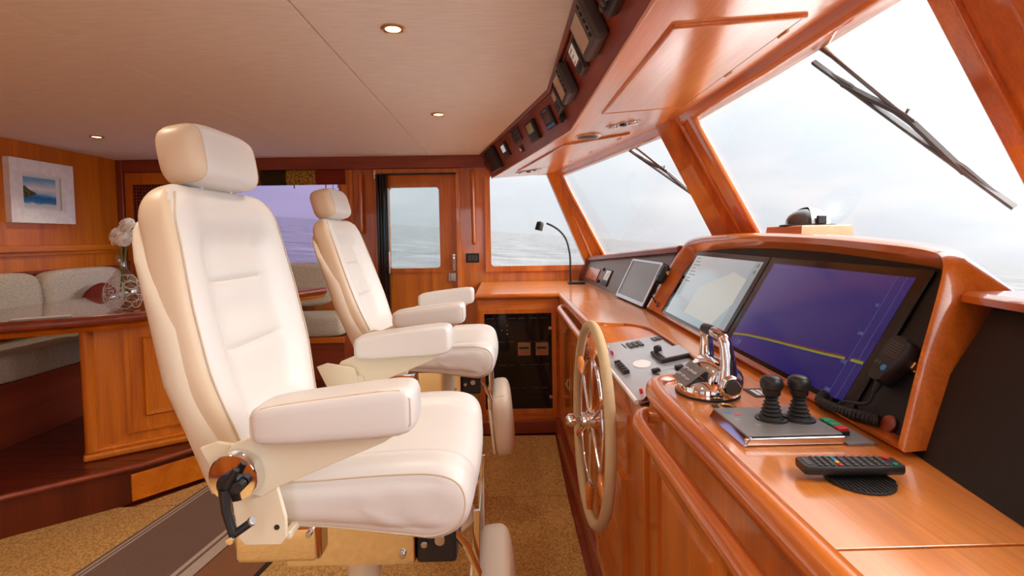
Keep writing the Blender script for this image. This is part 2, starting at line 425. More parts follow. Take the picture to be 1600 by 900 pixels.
# forward side windows: raked leading edge
def raked(x0, z0, z1, xb, xt, r, seg=5):
    """loop: bottom-left, bottom-right, top-right, top-left with rounded left corners"""
    out = []
    for cx, cz, a0 in ((x0+r, z0+r, 180),):
        out += [(cx+r*cos(rad(a0+90*i/seg)), cz+r*sin(rad(a0+90*i/seg))) for i in range(seg+1)]
    out += [(xb, z0), (xt, z1)]
    cx, cz = x0+r, z1-r
    out += [(cx+r*cos(rad(90+90*i/seg)), cz+r*sin(rad(90+90*i/seg))) for i in range(seg+1)]
    return out
for y, s, sfx in ((YP, 1, '2'), (YS, -1, '7')):
    wall_window('window_'+sfx, raked(-.105, 1.06, 1.825, .69, .375, .03), raked(-.15, 1.015, 1.87, .735, .39, .006), y, s, None, 'pane_wind')

# ---- door in the port wall
door = struct_root('door_1'); yd = YP+.012
lo = [(a, yd, c) for a, c in rrect(-1.0, -.392, .2, 1.85, .002)]
li = [(a, yd, c) for a, c in rrect(-.955, -.535, 1.055, 1.735, .03)]
obj('door_leaf', ring(lo, li, (0, .035, 0)), 'teakZ', door)
l2 = [(a, yd-.012, c) for a, c in rrect(-.985, -.497, 1.018, 1.772, .05)]
obj('window_moulding', ring(l2, [(a, yd-.012, c) for a, c in rrect(-.955, -.535, 1.055, 1.735, .03)], (0, .02, 0)), 'cherryZ', door)
obj('pane', prism([(a, yd+.015, c) for a, c in rrect(-.955, -.535, 1.055, 1.735, .03)], (0, .006, 0)), 'pane_grey', door)
h = obj('handle_plate', box(-.435, -.405, yd-.008, yd, 1.03, 1.17, .006), 'chrome', door)
obj('lever_handle', tube(smooth_path([(-.42, yd-.005, 1.15), (-.42, yd-.035, 1.145), (-.42, yd-.038, 1.10), (-.42, yd-.034, 1.05)]), .007), 'chrome', h)
obj('latch', join(box(-.472, -.402, yd-.01, yd, .935, 1.01, .006), box(-.452, -.425, yd-.03, yd-.01, .945, 1.0, .005)), 'steel', door)
# folded screen beside the door
fs = thing('folded_screen', 'black folded insect screen standing upright at the door jamb', 'screen', (-1.0, YP-.06, .22))
for i in range(4):
    a = -1.035+i*.024
    obj('screen_pleat', box(a, a+.019, YP-.105+.012*(i % 2), YP-.045, .22, 1.832, .004), 'blackgloss', fs)
obj('pull_handle', box(-.946, -.934, YP-.115, YP-.10, 1.02, 1.2, .004), 'steel', fs)
obj('top_track', box(-1.035, -.385, YP-.06, YP-.033, 1.832, 1.846, .003), 'black', fs)
tag(obj('door_catch', join(box(-1.062, -1.045, YP-.06, YP-.03, 1.80, 1.875, .004), disc((-1.053, YP-.06, 1.84), (0, -1, 0), .01, .012)), 'chrome'), 'small chrome catch at the top of the door post', 'catch')

# ---- windscreen: three raked panes per side of centre, mullions, header
def wx(z): return .85+.56*(1.8-z)
SA, SB, SC = V((.84, 2.45, 1.82)), V((.47, 4.36, 1.82)), V((1.10, 2.5, 1.3))
SN = (SB-SA).cross(SC-SA)
def sx(y, z):                                       # X on the side-pane plane
    return SA.x-((y-SA.y)*SN.y+(z-SA.z)*SN.z)/SN.x
ZB, ZT = 1.0, 1.835
def flip(pts, f): return [(p[0], mir(p[1]), p[2]) for p in pts] if f else pts
c_ = [(wx(ZB), 1.0, ZB), (wx(ZB), mir(1.0), ZB), (wx(ZT), mir(1.0), ZT), (wx(ZT), 1.0, ZT)]
w3 = struct_root('window_3'); obj('pane', prism(c_, (.006, 0, .003)), 'pane_wind', w3)
def strip(p0, p1, w, d, bev=.008):
    """bar from p0 to p1; w across Y, d thickness along X (aft)"""
    p0, p1 = V(p0), V(p1)
    return prism([p0+V((-d, -w/2, 0)), p0+V((0, -w/2, 0)), p0+V((0, w/2, 0)), p0+V((-d, w/2, 0))], p1-p0, bev)
obj('window_frame', join(strip((wx(ZB), 1.0, ZB), (wx(ZT), 1.0, ZT), .05, .03), strip((wx(ZB), mir(1.0), ZB), (wx(ZT), mir(1.0), ZT), .05, .03)), 'cherryZ', w3)
for f, nm in ((0, 'window_4'), (1, 'window_5')):
    r = struct_root(nm); e0 = 2.545; e1 = 4.235
    p = [(sx(e0, ZB), e0, ZB), (sx(e1, ZB), e1, ZB), (sx(e1, ZT), e1, ZT), (sx(e0, ZT), e0, ZT)]
    obj('pane', prism(flip(p, f), (.006, 0, .003)), 'pane_wind', r)
    a, c = flip([(sx(e0, ZB), e0, ZB), (sx(e0, ZT), e0, ZT)], f); a2, c2 = flip([(sx(e1, ZB), e1, ZB), (sx(e1, ZT), e1, ZT)], f)
    obj('window_frame', join(strip(a, c, .045, .03), strip(a2, c2, .04, .03)), 'cherryZ', r)
    # mullion between centre pane and side pane: outer post, proud inner post with a groove
    y0, y1 = 2.262, 2.53
    lev = lambda z, q0, q1, d: flip([(wx(z), q0, z), (max(wx(z), sx(q1, z)), q1, z), (sx(q1, z)-d, q1, z), (wx(z)-d, q0, z)], f)
    tr = struct_root('trim_%d' % (7+f))
    obj('outer_post', loft([lev(.95, y0, y1, .012), lev(1.86, y0, y1, .012)]), 'cherryZ', tr)
    obj('inner_post', loft([lev(.95, 2.385, 2.525, .065), lev(1.86, 2.385, 2.525, .065)]), 'cherryZ', tr)
    obj('post_bead', tube([flip([(wx(z)-.02, 2.36, z)], f)[0] for z in (.95, 1.86)], .014, 8), 'cherryZ', tr)
    # corner post between the side pane and the side wall's forward window
    tr = struct_root('trim_%d' % (9+f)); yw = YP
    def lev2(z):
        xp = .69+(.375-.69)*(z-1.06)/(1.825-1.06)
        return flip([(xp, yw+.03, z), (xp, yw-.03, z), (sx(4.25, z)-.045, 4.25, z), (sx(4.25, z), 4.25, z), (sx(4.36, z), 4.40, z), (xp+.02, 4.40, z)], f)
    obj('corner_post', loft([lev2(.93), lev2(1.9)]), 'cherryZ', tr)
    obj('post_bead', tube([flip([(.69+(.375-.69)*(z-1.06)/.765+.07, yw-.055, z)], f)[0] for z in (.95, 1.85)], .014, 8), 'cherryZ', tr)
# header under the soffit along the glass
hd = []
HP = [(sx(4.36, 1.82)+.0, 4.36), (.84, 2.45), (.85, YC), (.84, mir(2.45)), (sx(4.36, 1.82), mir(4.36))]
for i in range(4):
    (xa, ya), (xb, yb) = HP[i], HP[i+1]
    hd.append(loft([[(xx-.055, yy, 1.862), (xx+.05, yy, 1.862), (xx+.03, yy, 1.80), (xx-.012, yy, 1.797), (xx-.03, yy, 1.81)] for xx, yy in ((xa, ya), (xb, yb))]))
struct('trim_11', join(*hd), 'cherryY')
struct('trim_12', join(*[box(xx-.03, xx+.12, yy0, yy1, 1.845, 2.06) for xx, yy0, yy1 in ((.86, mir(2.45), 2.45),)]), 'outside')
for f in (0, 1):
    p = flip([(.84, 2.45, 1.85), (.99, 2.45, 1.85), (.60, 4.42, 1.85), (.47, 4.42, 1.85)], f)
    struct('trim_%d' % (13+f), prism(p, (0, 0, .21)), 'outside')

# ---- dinette platform
pl = [(-3.17, 1.62), (-2.26, 2.255), (-1.85, 2.57), (-1.62, 2.85), (-1.32, 3.55), (-1.22, 4.33), (-3.17, 4.33)]
plat = struct_root('platform')
obj('riser', prism([(a, c, 0) for a, c in pl], (0, 0, .18)), 'stepZ', plat)
# nosing and planked deck
nose = [(a+.012*(a > -3), c-.012*(a > -3), .19) for a, c in pl[:-1]]
obj('nosing', tube(nose, .014, 8), 'darkX', plat)
def clip_band(poly, y0, y1):
    """part of a convex-ish polygon between two Y values"""
    def cut(P, yv, keep):
        o = []
        for i in range(len(P)):
            a, c = P[i], P[(i+1) % len(P)]
            ia, ic = keep(a[1], yv), keep(c[1], yv)
            if ia: o.append(a)
            if ia != ic:
                k = (yv-a[1])/(c[1]-a[1]); o.append((a[0]+k*(c[0]-a[0]), yv))
        return o
    return cut(cut(poly, y0, lambda v, q: v >= q), y1, lambda v, q: v <= q)
yy = 1.70
while yy < 4.2:
    P = clip_band(pl, yy, yy+.086)
    if len(P) > 2: obj('plank', prism([(a, c, .181) for a, c in P], (0, 0, .016)), 'stepX', plat)
    yy += .09
# ================================================================== OVERHEAD CONSOLE
oc = thing('overhead_console', 'wooden overhead console with instrument face and hatched soffit above the windscreen', 'console', (.5, YC, 1.80))
K1, K2 = V((.24, 2.43, 1.99)), V((.328, 2.43, 1.80)); dA = V((-.38, 1.736, 0)).normalized()
sl = (YP-2.43)/dA.y
for f in (0, 1):
    pass
def quad_slab(p, h): return prism(p, h)
obj('face_panel', prism([(.24, 2.43, 1.99), (.328, 2.43, 1.80), (.328, mir(2.43), 1.80), (.24, mir(2.43), 1.99)], (.02, 0, .009)), 'darkY', oc)
for f in (0, 1):
    p = [K1, K2, K2+dA*sl, K1+dA*sl]
    obj('face_panel', prism(flip([tuple(q) for q in p], f), (.02, 0, .009)), 'darkY', oc)
    # mouldings along the ceiling line and along the lower edge
    for dz, r, dx in ((-.004, .012, -.012), (-.012, .007, .006)):
        obj('ceiling_moulding', tube(flip([(K1.x+dx, YC, 1.99+dz), (K1.x+dx, K1.y, 1.99+dz)]+[tuple(K1+dA*sl+V((dx, 0, dz)))], f), r, 8), 'darkY', oc)
    obj('lower_edge', tube(flip([(.330, YC, 1.800), (.330, 2.43, 1.800)]+[tuple(K2+dA*sl+V((.002, 0, 0)))], f), .006, 8), 'soffit', oc)
E_ = K2+dA*sl
def soff(x, y):
    """height of the soffit underside"""
    return 1.80+.035*(x-.328)/.522 if y < 2.44 else None
obj('soffit_panel', prism([(.328, 2.43, 1.80), (.328, mir(2.43), 1.80), (.86, mir(2.45), 1.836), (.86, 2.45, 1.836)], (0, 0, .02)), 'soffit', oc)
for f in (0, 1):
    obj('soffit_panel', prism(flip([(.328, 2.43, 1.80), (.86, 2.45, 1.836), (.49, 4.36, 1.836), (E_.x, E_.y, 1.80)], f), (0, 0, .02)), 'soffit', oc)
def splane(a, b, c):
    n = (V(b)-V(a)).cross(V(c)-V(a)); return lambda x, y: a[2]-((x-a[0])*n.x+(y-a[1])*n.y)/n.z
zs0 = splane((.328, 2.43, 1.80), (.328, .8, 1.80), (.86, .8, 1.836))
zs1 = splane((.328, 2.43, 1.80), (.86, 2.45, 1.836), (.49, 4.36, 1.836))
def hatch(pts, zf, hinge_edge, big):
    P = [V((x, y, zf(x, y))) for x, y in pts]; c = sum(P, V())/4
    h = obj('hatch', prism([p+(c-p)*.03 for p in P], (0, 0, -.005), .0015), 'soffit', oc)
    for i in range(4):
        a, e = P[i], P[(i+1) % 4]
        if i == hinge_edge:
            obj('hatch_gap', tube([a, e], .0025, 6), 'ink', h)
            for k in (.12, .5, .86):
                q = a.lerp(e, k); d = (e-a).normalized()
                obj('hinge', tube([q-d*.022+V((0, 0, -.005)), q+d*.022+V((0, 0, -.005))], .005, 8), 'brass', h)
        else:
            r = .007 if i in big else .0035
            obj('hatch_moulding', tube([a+V((0, 0, -.002)), e+V((0, 0, -.002))], r, 8), 'cherryY', h)
hatch([(.421, 1.255), (.746, 1.255), (.746, 2.125), (.421, 2.125)], zs0, 1, (0, 3))
hatch([(.344, 2.832), (.658, 2.638), (.440, 3.72), (.124, 3.915)], zs1, 1, (0, 3))

MS = lambda y, t: frame(V((.328, y, 1.80))+t*V((-.088, 0, .19)).normalized(), (0, -1, 0), V((-.088, 0, .19)))
tA = V((-.4027, -.0881, .9111))
MA = lambda s, t: frame(K2+dA*s+tA*t, -dA, tA)
def unit(name, label, cat, m, w, h, d, body='graphite', bev=.006, seg=2, group='overhead instruments'):
    o = thing(name, label, cat, mat=m, group=group)
    obj('housing', box(-w/2, w/2, -h/2, h/2, 0, d, bev, seg), body, o, local=True)
    return o
def face(o, nm, x0, x1, y0, y1, z, mat, th=.002, bev=0): return obj(nm, box(x0, x1, y0, y1, z, z+th, bev), mat, o, local=True)
def plot_unit(m, label, w, h):
    o = unit('display_unit', label, 'display', m, w, h, .045, 'graphite', .014, 3)
    face(o, 'screen_recess', -w*.40, w*.20, -h*.36, h*.36, .0445, 'black', .0008)
    face(o, 'screen', -w*.37, w*.19, -h*.34, h*.33, .0455, 'lcdtan', .0008)
    for i in range(5):
        obj('button', disc((w*.34, h*(.32-.15*i), .044), (0, 0, 1), .0065, .005, 12), 'black', o, local=True)
    return o
plot_unit(MS(1.51, .124), 'large grey overhead display with tan screen and a column of round buttons', .20, .135)
plot_unit(MS(2.055, .126), 'medium grey overhead display beside the phone handset on the angled corner', .19, .128)
o = unit('radio_unit', 'black overhead unit with round knobs cut off by the top edge of the picture', 'radio', MS(1.22, .122), .18, .12, .035, 'black')
for i in range(4): obj('knob', disc((-.07+.03*i, -.035, .034), (0, 0, 1), .008, .012, 12), 'graphite', o, local=True)
face(o, 'screen', -.06, .06, -.01, .045, .0345, 'lcdtan', .001)
o = unit('data_display', 'small overhead display with a pale screen of text above dark keys', 'display', MS(1.765, .122), .10, .103, .022, 'graphite', .003)
face(o, 'screen', -.042, .038, -.012, .044, .0215, 'lcdwhite', .001)
for i in range(3): face(o, 'print_line', -.036, .015-.01*i, .03-.018*i, .036-.018*i, .0226, 'print', .0003)
for i in range(3): face(o, 'key', -.036+.026*i, -.016+.026*i, -.042, -.020, .0215, 'black', .003, .001)
# handset with keypad
o = unit('phone_handset', 'dark phone handset with tan display and keypad in a cradle on the overhead console', 'phone', MS(2.335, .132), .13, .098, .028, 'graphite', .006)
face(o, 'screen', -.02, .045, .005, .04, .0275, 'lcdtan', .001)
for i in range(4):
    for j in range(3): face(o, 'key', -.055+.022*i, -.039+.022*i, -.04+.015*j, -.03+.015*j, .0275, 'black', .003, .001)
o = thing('handset_clip', 'small black handset clip at the corner of the overhead console', 'clip', mat=MS(2.415, .075), group='overhead instruments')
obj('clip_body', join(box(-.018, .018, -.02, .02, 0, .012, .003), box(-.024, -.012, -.026, .006, .01, .028, .003), box(.012, .024, -.026, .006, .01, .028, .003)), 'black', o, local=True)
# angled face
o = unit('engine_display', 'black overhead display with dim brown screen and blue base strip', 'display', MA(.185, .11), .135, .10, .014, 'black', .003)
face(o, 'screen', -.045, .045, -.022, .03, .0135, plain('dim brown screen', srgb(104, 74, 60), .25), .001); face(o, 'base_strip', -.06, .06, -.046, -.034, .0135, 'blue', .001)
face(o, 'print_line', -.03, .03, .036, .042, .0136, 'print', .0005)
o = unit('sounder_display', 'overhead depth display with greenish screen and six keys below', 'display', MA(.475, .106), .155, .112, .02, 'black', .004)
face(o, 'screen', -.055, .05, -.008, .044, .0195, 'lcdgreen', .001)
for i in range(4):
    for j in range(2): face(o, 'key', -.055+.03*i, -.033+.03*i, -.046+.017*j, -.034+.017*j, .0195, 'graphite', .003, .001)
o = unit('alarm_panel', 'dark overhead keypad panel with rows of small square keys', 'panel', MA(.805, .15), .17, .09, .01, 'graphite', .002)
for i in range(5):
    for j in range(3): face(o, 'key', -.073+.03*i, -.049+.03*i, -.036+.026*j, -.016+.026*j, .0095, 'black', .002, .001)
o = thing('key_switch', 'small black and chrome key switch below the overhead keypad panel', 'switch', mat=MA(.818, .06), group='overhead instruments')
obj('plate', box(-.032, .032, -.022, .022, 0, .005, .002), 'black', o, local=True); obj('switch_lever', disc((0.008, 0, .005), (0, 0, 1), .012, .016, 14), 'chrome', o, local=True)
o = unit('wind_display', 'narrow black overhead display with a white lit screen', 'display', MA(1.17, .118), .155, .10, .016, 'black', .003)
face(o, 'screen', -.052, .04, -.012, .036, .0155, plain('white lit screen', srgb(214, 220, 228), .3, emit=.25), .001); face(o, 'key', -.01, .03, -.042, -.024, .0155, 'graphite', .003, .001)
o = unit('overhead_speaker', 'plain black box speaker at the far end of the overhead console', 'speaker', MA(1.575, .115), .33, .175, .03, 'black', .006)
face(o, 'grille', -.15, .15, -.075, .075, .029, 'rubber', .002)

# soffit fittings
def twin_light(label, p, q, zf):
    p, q = V((p[0], p[1], zf(*p))), V((q[0], q[1], zf(*q))); c = (p+q)/2; L = (q-p).length
    o = thing('twin_map_light', label, 'light', mat=frame(c, q-p, V((0, 0, 1)).cross(q-p)*-1), group='soffit map lights')
    obj('plate', prism([(a, b, 0) for a, b in rrect(-L/2, L/2, -.026, .026, .024)], (0, 0, .004), .001), 'steel', o, local=True)
    for s in (-1, 1):
        l = obj('lamp_ring', lathe([(.02, 0), (.022, .004), (.021, .01), (.016, .012)], 18, T(s*L*.29, 0, .003)), 'chrome', o, local=True)
        obj('lens', lathe([(.016, 0), (.015, .003), (.004, .006)], 16, T(s*L*.29, 0, .012)), 'lcdwhite', l, local=True)
    obj('rocker', box(-.012, .012, -.014, .014, .003, .011, .002), 'black', o, local=True)
twin_light('twin map light on the soffit beside the big hatch', (.495, 2.43), (.63, 2.33), zs0)
twin_light('twin map light at the far port end of the soffit', (.11, 4.06), (.30, 3.93), zs1)
o = thing('soffit_speaker', 'round grey speaker grille set in the soffit between the hatches', 'speaker', mat=frame((.437, 2.625, zs1(.437, 2.625)), (1, 0, 0), (0, -1, 0)))
obj('rim', lathe([(.068, 0), (.07, .003), (.062, .009), (.056, .008)], 28), 'steel', o, local=True)
obj('grille', lathe([(.056, .004), (.05, .009), (.02, .012), (.002, .0125)], 28), 'graphite', o, local=True)

# ================================================================== WORKTOP AND CABINETS
ZW = .93
wt = thing('worktop', 'polished orange wood worktop running from the port counter along the helm', 'worktop', (.5, 1.7, .895))
def slabp(p, m): obj('top_panel', prism([(a, c, ZW) for a, c in p], (0, 0, -.035), .0015), m, wt)
slabp([(-.19, 3.36), (.37, 3.36), (.37, 2.903), (.86, 2.903), (.78, 4.32), (-.19, 4.32)], 'topX')
REC = [(.37, 2.21), (.40, 2.165), (.45, 2.145), (.50, 2.13), (.535, 2.10), (.56, 2.06), (.578, 2.0), (.583, 1.95), (.578, 1.66), (.566, 1.37), (.555, 1.33), (.53, 1.303), (.42, 1.300), (.385, 1.285), (.37, 1.25)]
slabp([(.37, 2.899)]+REC+[(.37, .577), (.86, .577), (.86, 2.899)], 'topY')
slabp([(.37, .573), (.37, -1.0), (.86, -1.0), (.86, .573)], 'topY')
near = smooth_path([(.50, 1.292, .918), (.43, 1.292, .918), (.388, 1.275, .918), (.368, 1.235, .916), (.362, 1.15, .914)], 5)+[V((.362, .5, .914)), V((.362, -.4, .914))]
obj('nosing', tube(near, .026, 12, sq=(0, 0, 1)), 'cherryY', wt)
obj('nosing', tube([(.372, 3.34, .912), (.372, 2.8, .912), (.372, 2.24, .912)]+[(a, c-.004, .914) for a, c in REC[1:4]], .02, 10, sq=(0, 0, 1)), 'cherryY', wt)
obj('nosing', tube([(-.19, 3.362, .912), (.36, 3.362, .912)], .02, 10), 'cherryX', wt)
obj('recess_edge', tube([(a, c, .928) for a, c in REC[3:13]], .006, 8), 'cherryY', wt)

def raised_door(parent, x, y0, y1, z0, z1, mat='cherryZ', axis='x'):
    """framed door with raised centre panel on a plane x=const facing aft"""
    d = obj('cabinet_door', ring([(x-.012, a, c) for a, c in rrect(y0, y1, z0, z1, .004, 2)], [(x-.012, a, c) for a, c in rrect(y0+.05, y1-.05, z0+.05, z1-.05, .004, 2)], (.014, 0, 0)), mat, parent)
    obj('door_panel', loft([[(x-.002, a, c) for a, c in rrect(y0+.05, y1-.05, z0+.05, z1-.05, .002, 2)], [(x-.004, a, c) for a, c in rrect(y0+.058, y1-.058, z0+.058, z1-.058, .002, 2)], [(x-.012, a, c) for a, c in rrect(y0+.085, y1-.085, z0+.085, z1-.085, .002, 2)]]), mat, d)
    return d
# near cabinet
cb = thing('console_cabinet', 'wooden console cabinet under the near worktop with raised panel doors', 'cabinet', (.55, .3, 0), group='console cabinets')
obj('body', box(.36, .85, -1.0, 1.268, .0, .894, .003), 'cherryZ', cb)
obj('plinth', box(.325, .36, -1.0, 1.268, 0, .10, .004), 'darkY', cb)
for y0, y1 in ((.79, 1.215), (.34, .77), (-.11, .32)): raised_door(cb, .36, y0, y1, .13, .80)
# helm cabinet with louvred door
cb = thing('helm_cabinet', 'wooden helm cabinet behind the steering wheel with a louvred vent door', 'cabinet', (.5, 1.65, 0), group='console cabinets')
obj('body', join(box(.345, .85, 1.272, 2.058, 0, .86, .003)), 'cherryZ', cb)
obj('plinth', box(.322, .345, 1.272, 2.058, 0, .10, .004), 'darkY', cb)
lo = rrect(1.44, 1.86, .11, .60, .004, 2); li = rrect(1.485, 1.815, .155, .555, .004, 2)
dr = obj('vent_door', ring([(.327, a, c) for a, c in lo], [(.327, a, c) for a, c in li], (.02, 0, 0)), 'cherryZ', cb)
for i in range(16):
    z = .167+i*.0245
    obj('louvre_slat', prism([(.329, 1.485, z), (.345, 1.485, z+.018), (.345, 1.485, z+.024), (.329, 1.485, z+.006)], (0, .33, 0)), 'cherryY', dr)
obj('cabinet_moulding', ring([(.335, a, c) for a, c in rrect(1.40, 1.93, .635, .80, .004, 2)], [(.335, a, c) for a, c in rrect(1.415, 1.915, .65, .785, .004, 2)], (.012, 0, 0)), 'cherryY', cb)
# recess lining between worktop and helm panel
top = [(a, c, .926) for a, c in REC]
HZ = lambda xx: .88+(xx-.37)*.2
bot = [(.345, 2.00), (.39, 1.965), (.44, 1.945), (.49, 1.932), (.53, 1.926), (.558, 1.922), (.575, 1.918), (.582, 1.91), (.577, 1.66), (.565, 1.37), (.553, 1.334), (.53, 1.31), (.42, 1.306), (.385, 1.300), (.345, 1.292)]
bot = [(a, c, HZ(a)-.004) for a, c in bot]
obj('recess_lining', loft([top, bot], closed=False, cap=False), 'cherryY', wt)
hp_ = thing('helm_dashboard', 'sloping silver grey helm switch panel set in front of the displays', 'dashboard', (.45, 1.6, .86))
obj('fascia', prism([(a, c, HZ(a)) for a, c in ((.338, 1.995), (.39, 1.96), (.49, 1.927), (.578, 1.913), (.572, 1.66), (.56, 1.37), (.53, 1.312), (.338, 1.30))], (0, 0, -.012), .001), 'helmfascia', hp_)
obj('edge_strip', tube([(.337, 1.99, HZ(.337)-.004), (.337, 1.30, HZ(.337)-.004)], .006, 8), 'white', hp_)
sl_ = (1, 0, .2)
def HM(x, y): return frame((x, y, HZ(x)), sl_, (0, 1, 0))
# flat switch plates, cover box with knob, oval badge, knobs, key
def hpart(nm, m, x0, x1, y0, y1, z, mat, bev=.001, par=None): 
    b = box(x0, x1, y0, y1, 0, z, bev); b.transform(m); return obj(nm, b, mat, par or hp_)
for i in range(3): hpart('rocker_switch', HM(.455+.018*i, 1.845+.0*i), -.007, .007, -.035, .035, .005, 'graphite')
hpart('label_strip', HM(.437, 1.862), -.002, .002, -.035, .035, .001, 'ink')
for i in range(2): hpart('rocker_switch', HM(.548+.016*i, 1.86), -.007, .007, -.022, .022, .004, 'graphite')
bx_ = hpart('switch_box', HM(.532, 1.618), -.05, .05, -.062, .062, .012, 'black', .003)
hpart('switch_box_cover', HM(.538, 1.618), -.04, .04, -.055, .058, .0145, 'helmfascia', .002, bx_)
b = lathe([(.013, 0), (.013, .014), (.010, .018), (.003, .019)], 18); b.transform(HM(.503, 1.655) @ T(0, 0, .013)); obj('knob', b, 'black', bx_)
b = lathe([(.03, 0), (.03, .0015), (.029, .002)], 28, M.Diagonal((.9, 1.5, 1, 1))); b.transform(HM(.432, 1.60)); obj('oval_badge', b, 'white', hp_)
for y_ in (1.655, 1.625, 1.597, 1.568, 1.54):
    hpart('toggle_switch', HM(.368, y_), -.010, .010, -.009, .009, .012, 'black', .003)
kk = hpart('key_plate', HM(.372, 1.81), -.014, .014, -.018, .018, .003, 'chrome')
b = tube([(0, 0, 0), (0, 0, .02)], .006, 10); b.transform(HM(.372, 1.82)); obj('ignition_key', b, 'chrome', kk)
for y_ in (1.795, 1.78):
    b = tube([(0, 0, 0), (0, 0, .012)], .004, 8); b.transform(HM(.378, y_)); obj('warning_lamp', b, 'red', hp_)
for x_, y_ in ((.448, 1.475), (.512, 1.46)):
    pp = hpart('switch_plate', HM(x_+.018, y_-.02), -.03, .03, -.03, .03, .003, 'graphite')
    hpart('switch_plate_face', HM(x_+.02, y_-.02), -.024, .024, -.024, .024, .0035, 'helmfascia', .0005, pp)
    hpart('rocker_switch', HM(x_-.004, y_+.012), -.012, .012, -.01, .01, .012, 'black', .003)
b = tube([(0, 0, 0), (0, 0, .012)], .005, 8); b.transform(HM(.362, 1.345)); obj('warning_lamp', b, 'red', hp_)

# far console cabinet
cb = thing('console_cabinet', 'wooden console cabinet between the steering wheel and the port counter', 'cabinet', (.5, 2.7, 0), group='console cabinets')
obj('body', box(.36, .85, 2.062, 3.355, 0, .894, .003), 'cherryZ', cb)
obj('plinth', box(.325, .36, 2.062, 3.355, 0, .10, .004), 'darkY', cb)
d1_ = raised_door(cb, .36, 2.12, 2.68, .13, .80); d2_ = raised_door(cb, .36, 2.72, 3.28, .13, .80)
obj('door_latch', join(box(.342, .349, 2.735, 2.765, .455, .535, .003), tube([(.34, 2.75, .525), (.328, 2.75, .50), (.34, 2.75, .47)], .005, 8)), 'chrome', d2_)
# port cabinet with black glass door
cb = thing('switchboard_cabinet', 'wooden port cabinet with a black glass door over a circuit breaker board', 'cabinet', (.1, 3.8, 0), group='console cabinets')
obj('body', join(box(-.18, .358, 3.36, 4.31, 0, .13), box(-.18, .358, 3.36, 4.31, .83, .894), box(-.18, -.165, 3.36, 4.31, .13, .83), box(.335, .358, 3.36, 4.31, .13, .83), box(-.165, .335, 3.46, 4.31, .13, .83)), 'cherryX', cb)
obj('plinth', box(-.18, .33, 3.335, 3.36, 0, .085, .004), 'darkX', cb)
df = obj('door_frame', ring([(a, 3.345, c) for a, c in rrect(-.165, .335, .13, .83, .003, 2)], [(a, 3.345, c) for a, c in rrect(-.135, .308, .162, .80, .003, 2)], (0, .02, 0)), 'cherryZ', cb)
obj('glass', box(-.137, .31, 3.353, 3.359, .16, .802), plain('smoked black glass', (.006, .007, .009, 1), .05, coat=0), df)
for z in (.70, .24):
    obj('glass_clip', join(disc((.297, 3.353, z), (0, -1, 0), .012, .012, 16)), 'chrome', df)
for a in (.125, .243):
    pl_ = obj('meter_label', box(a-.042, a+.042, 3.3515, 3.3535, .519, .605, .001), plain('tan meter label', srgb(150, 118, 88), .5), cb)
    obj('label_band', box(a-.034, a+.03, 3.3508, 3.3516, .562, .576), 'ink', pl_)
    for k in range(4): obj('label_dot', box(a-.03+.016*k, a-.025+.016*k, 3.3508, 3.3516, .534, .546), 'red', pl_)
ghost = plain('faint panel print', srgb(46, 48, 52), .5)
for i in range(4):
    z = .768-.155*i
    for k in range(6): obj('panel_print', box(-.12+.07*k, -.08+.07*k+random.random()*.02, 3.3518, 3.3532, z-.004, z+.002), ghost, cb)
for (a, z, mm) in ((-.02, .69, 'green'), (.015, .72, 'red'), (.015, .69, 'red'), (.015, .665, 'yellow')):
    obj('indicator_lamp', disc((a, 3.352, z), (0, -1, 0), .004, .002, 10), mm, cb)

# grab rails
def grab(name, label, pts, r, mat, group=None):
    return tag(obj(name, tube(smooth_path(pts, 5), r, 10), mat), label, 'handrail', group)
grab('console_handrail', 'long round wooden handrail along the near console below the worktop edge', [(.37, 1.20, .866), (.335, 1.215, .866), (.312, 1.17, .864), (.308, 1.08, .862), (.308, .6, .862), (.308, .0, .862), (.308, -.5, .862), (.37, -.55, .862)], .019, 'cherryY', 'console handrails')
grab('console_handrail', 'round wooden handrail on the console between wheel and port counter', [(.37, 3.02, .876), (.342, 3.035, .876), (.325, 2.99, .874), (.323, 2.9, .872), (.323, 2.5, .868), (.323, 2.2, .866), (.325, 2.10, .866), (.342, 2.07, .866), (.37, 2.075, .866)], .019, 'cherryY', 'console handrails')
grab('wall_handrail', 'vertical wooden grab rail on the wall right of the door', [(-.25, YP, 1.85), (-.25, YP-.045, 1.85), (-.25, YP-.055, 1.80), (-.248, YP-.055, 1.55), (-.246, YP-.055, 1.31), (-.246, YP-.045, 1.265), (-.246, YP, 1.262)], .017, 'cherryZ', 'wall grab rails')
grab('wall_handrail', 'vertical wooden grab rail between purple window and folded screen', [(-1.176, YP, 1.84), (-1.176, YP-.045, 1.838), (-1.176, YP-.055, 1.79), (-1.176, YP-.055, 1.6), (-1.177, YP-.055, 1.42), (-1.177, YP-.045, 1.37), (-1.177, YP, 1.365)], .017, 'cherryZ', 'wall grab rails')
sw_ = thing('wall_switch', 'black rectangular switch plate on the wall below the grab rail', 'switch', (-.262, YP, 1.094))
obj('plate', box(-.318, -.206, YP-.012, YP, 1.094, 1.172, .004), 'black', sw_)
for i in range(3): obj('rocker', box(-.302+.028*i, -.278+.028*i, YP-.018, YP-.011, 1.108, 1.158, .002), 'graphite', sw_)

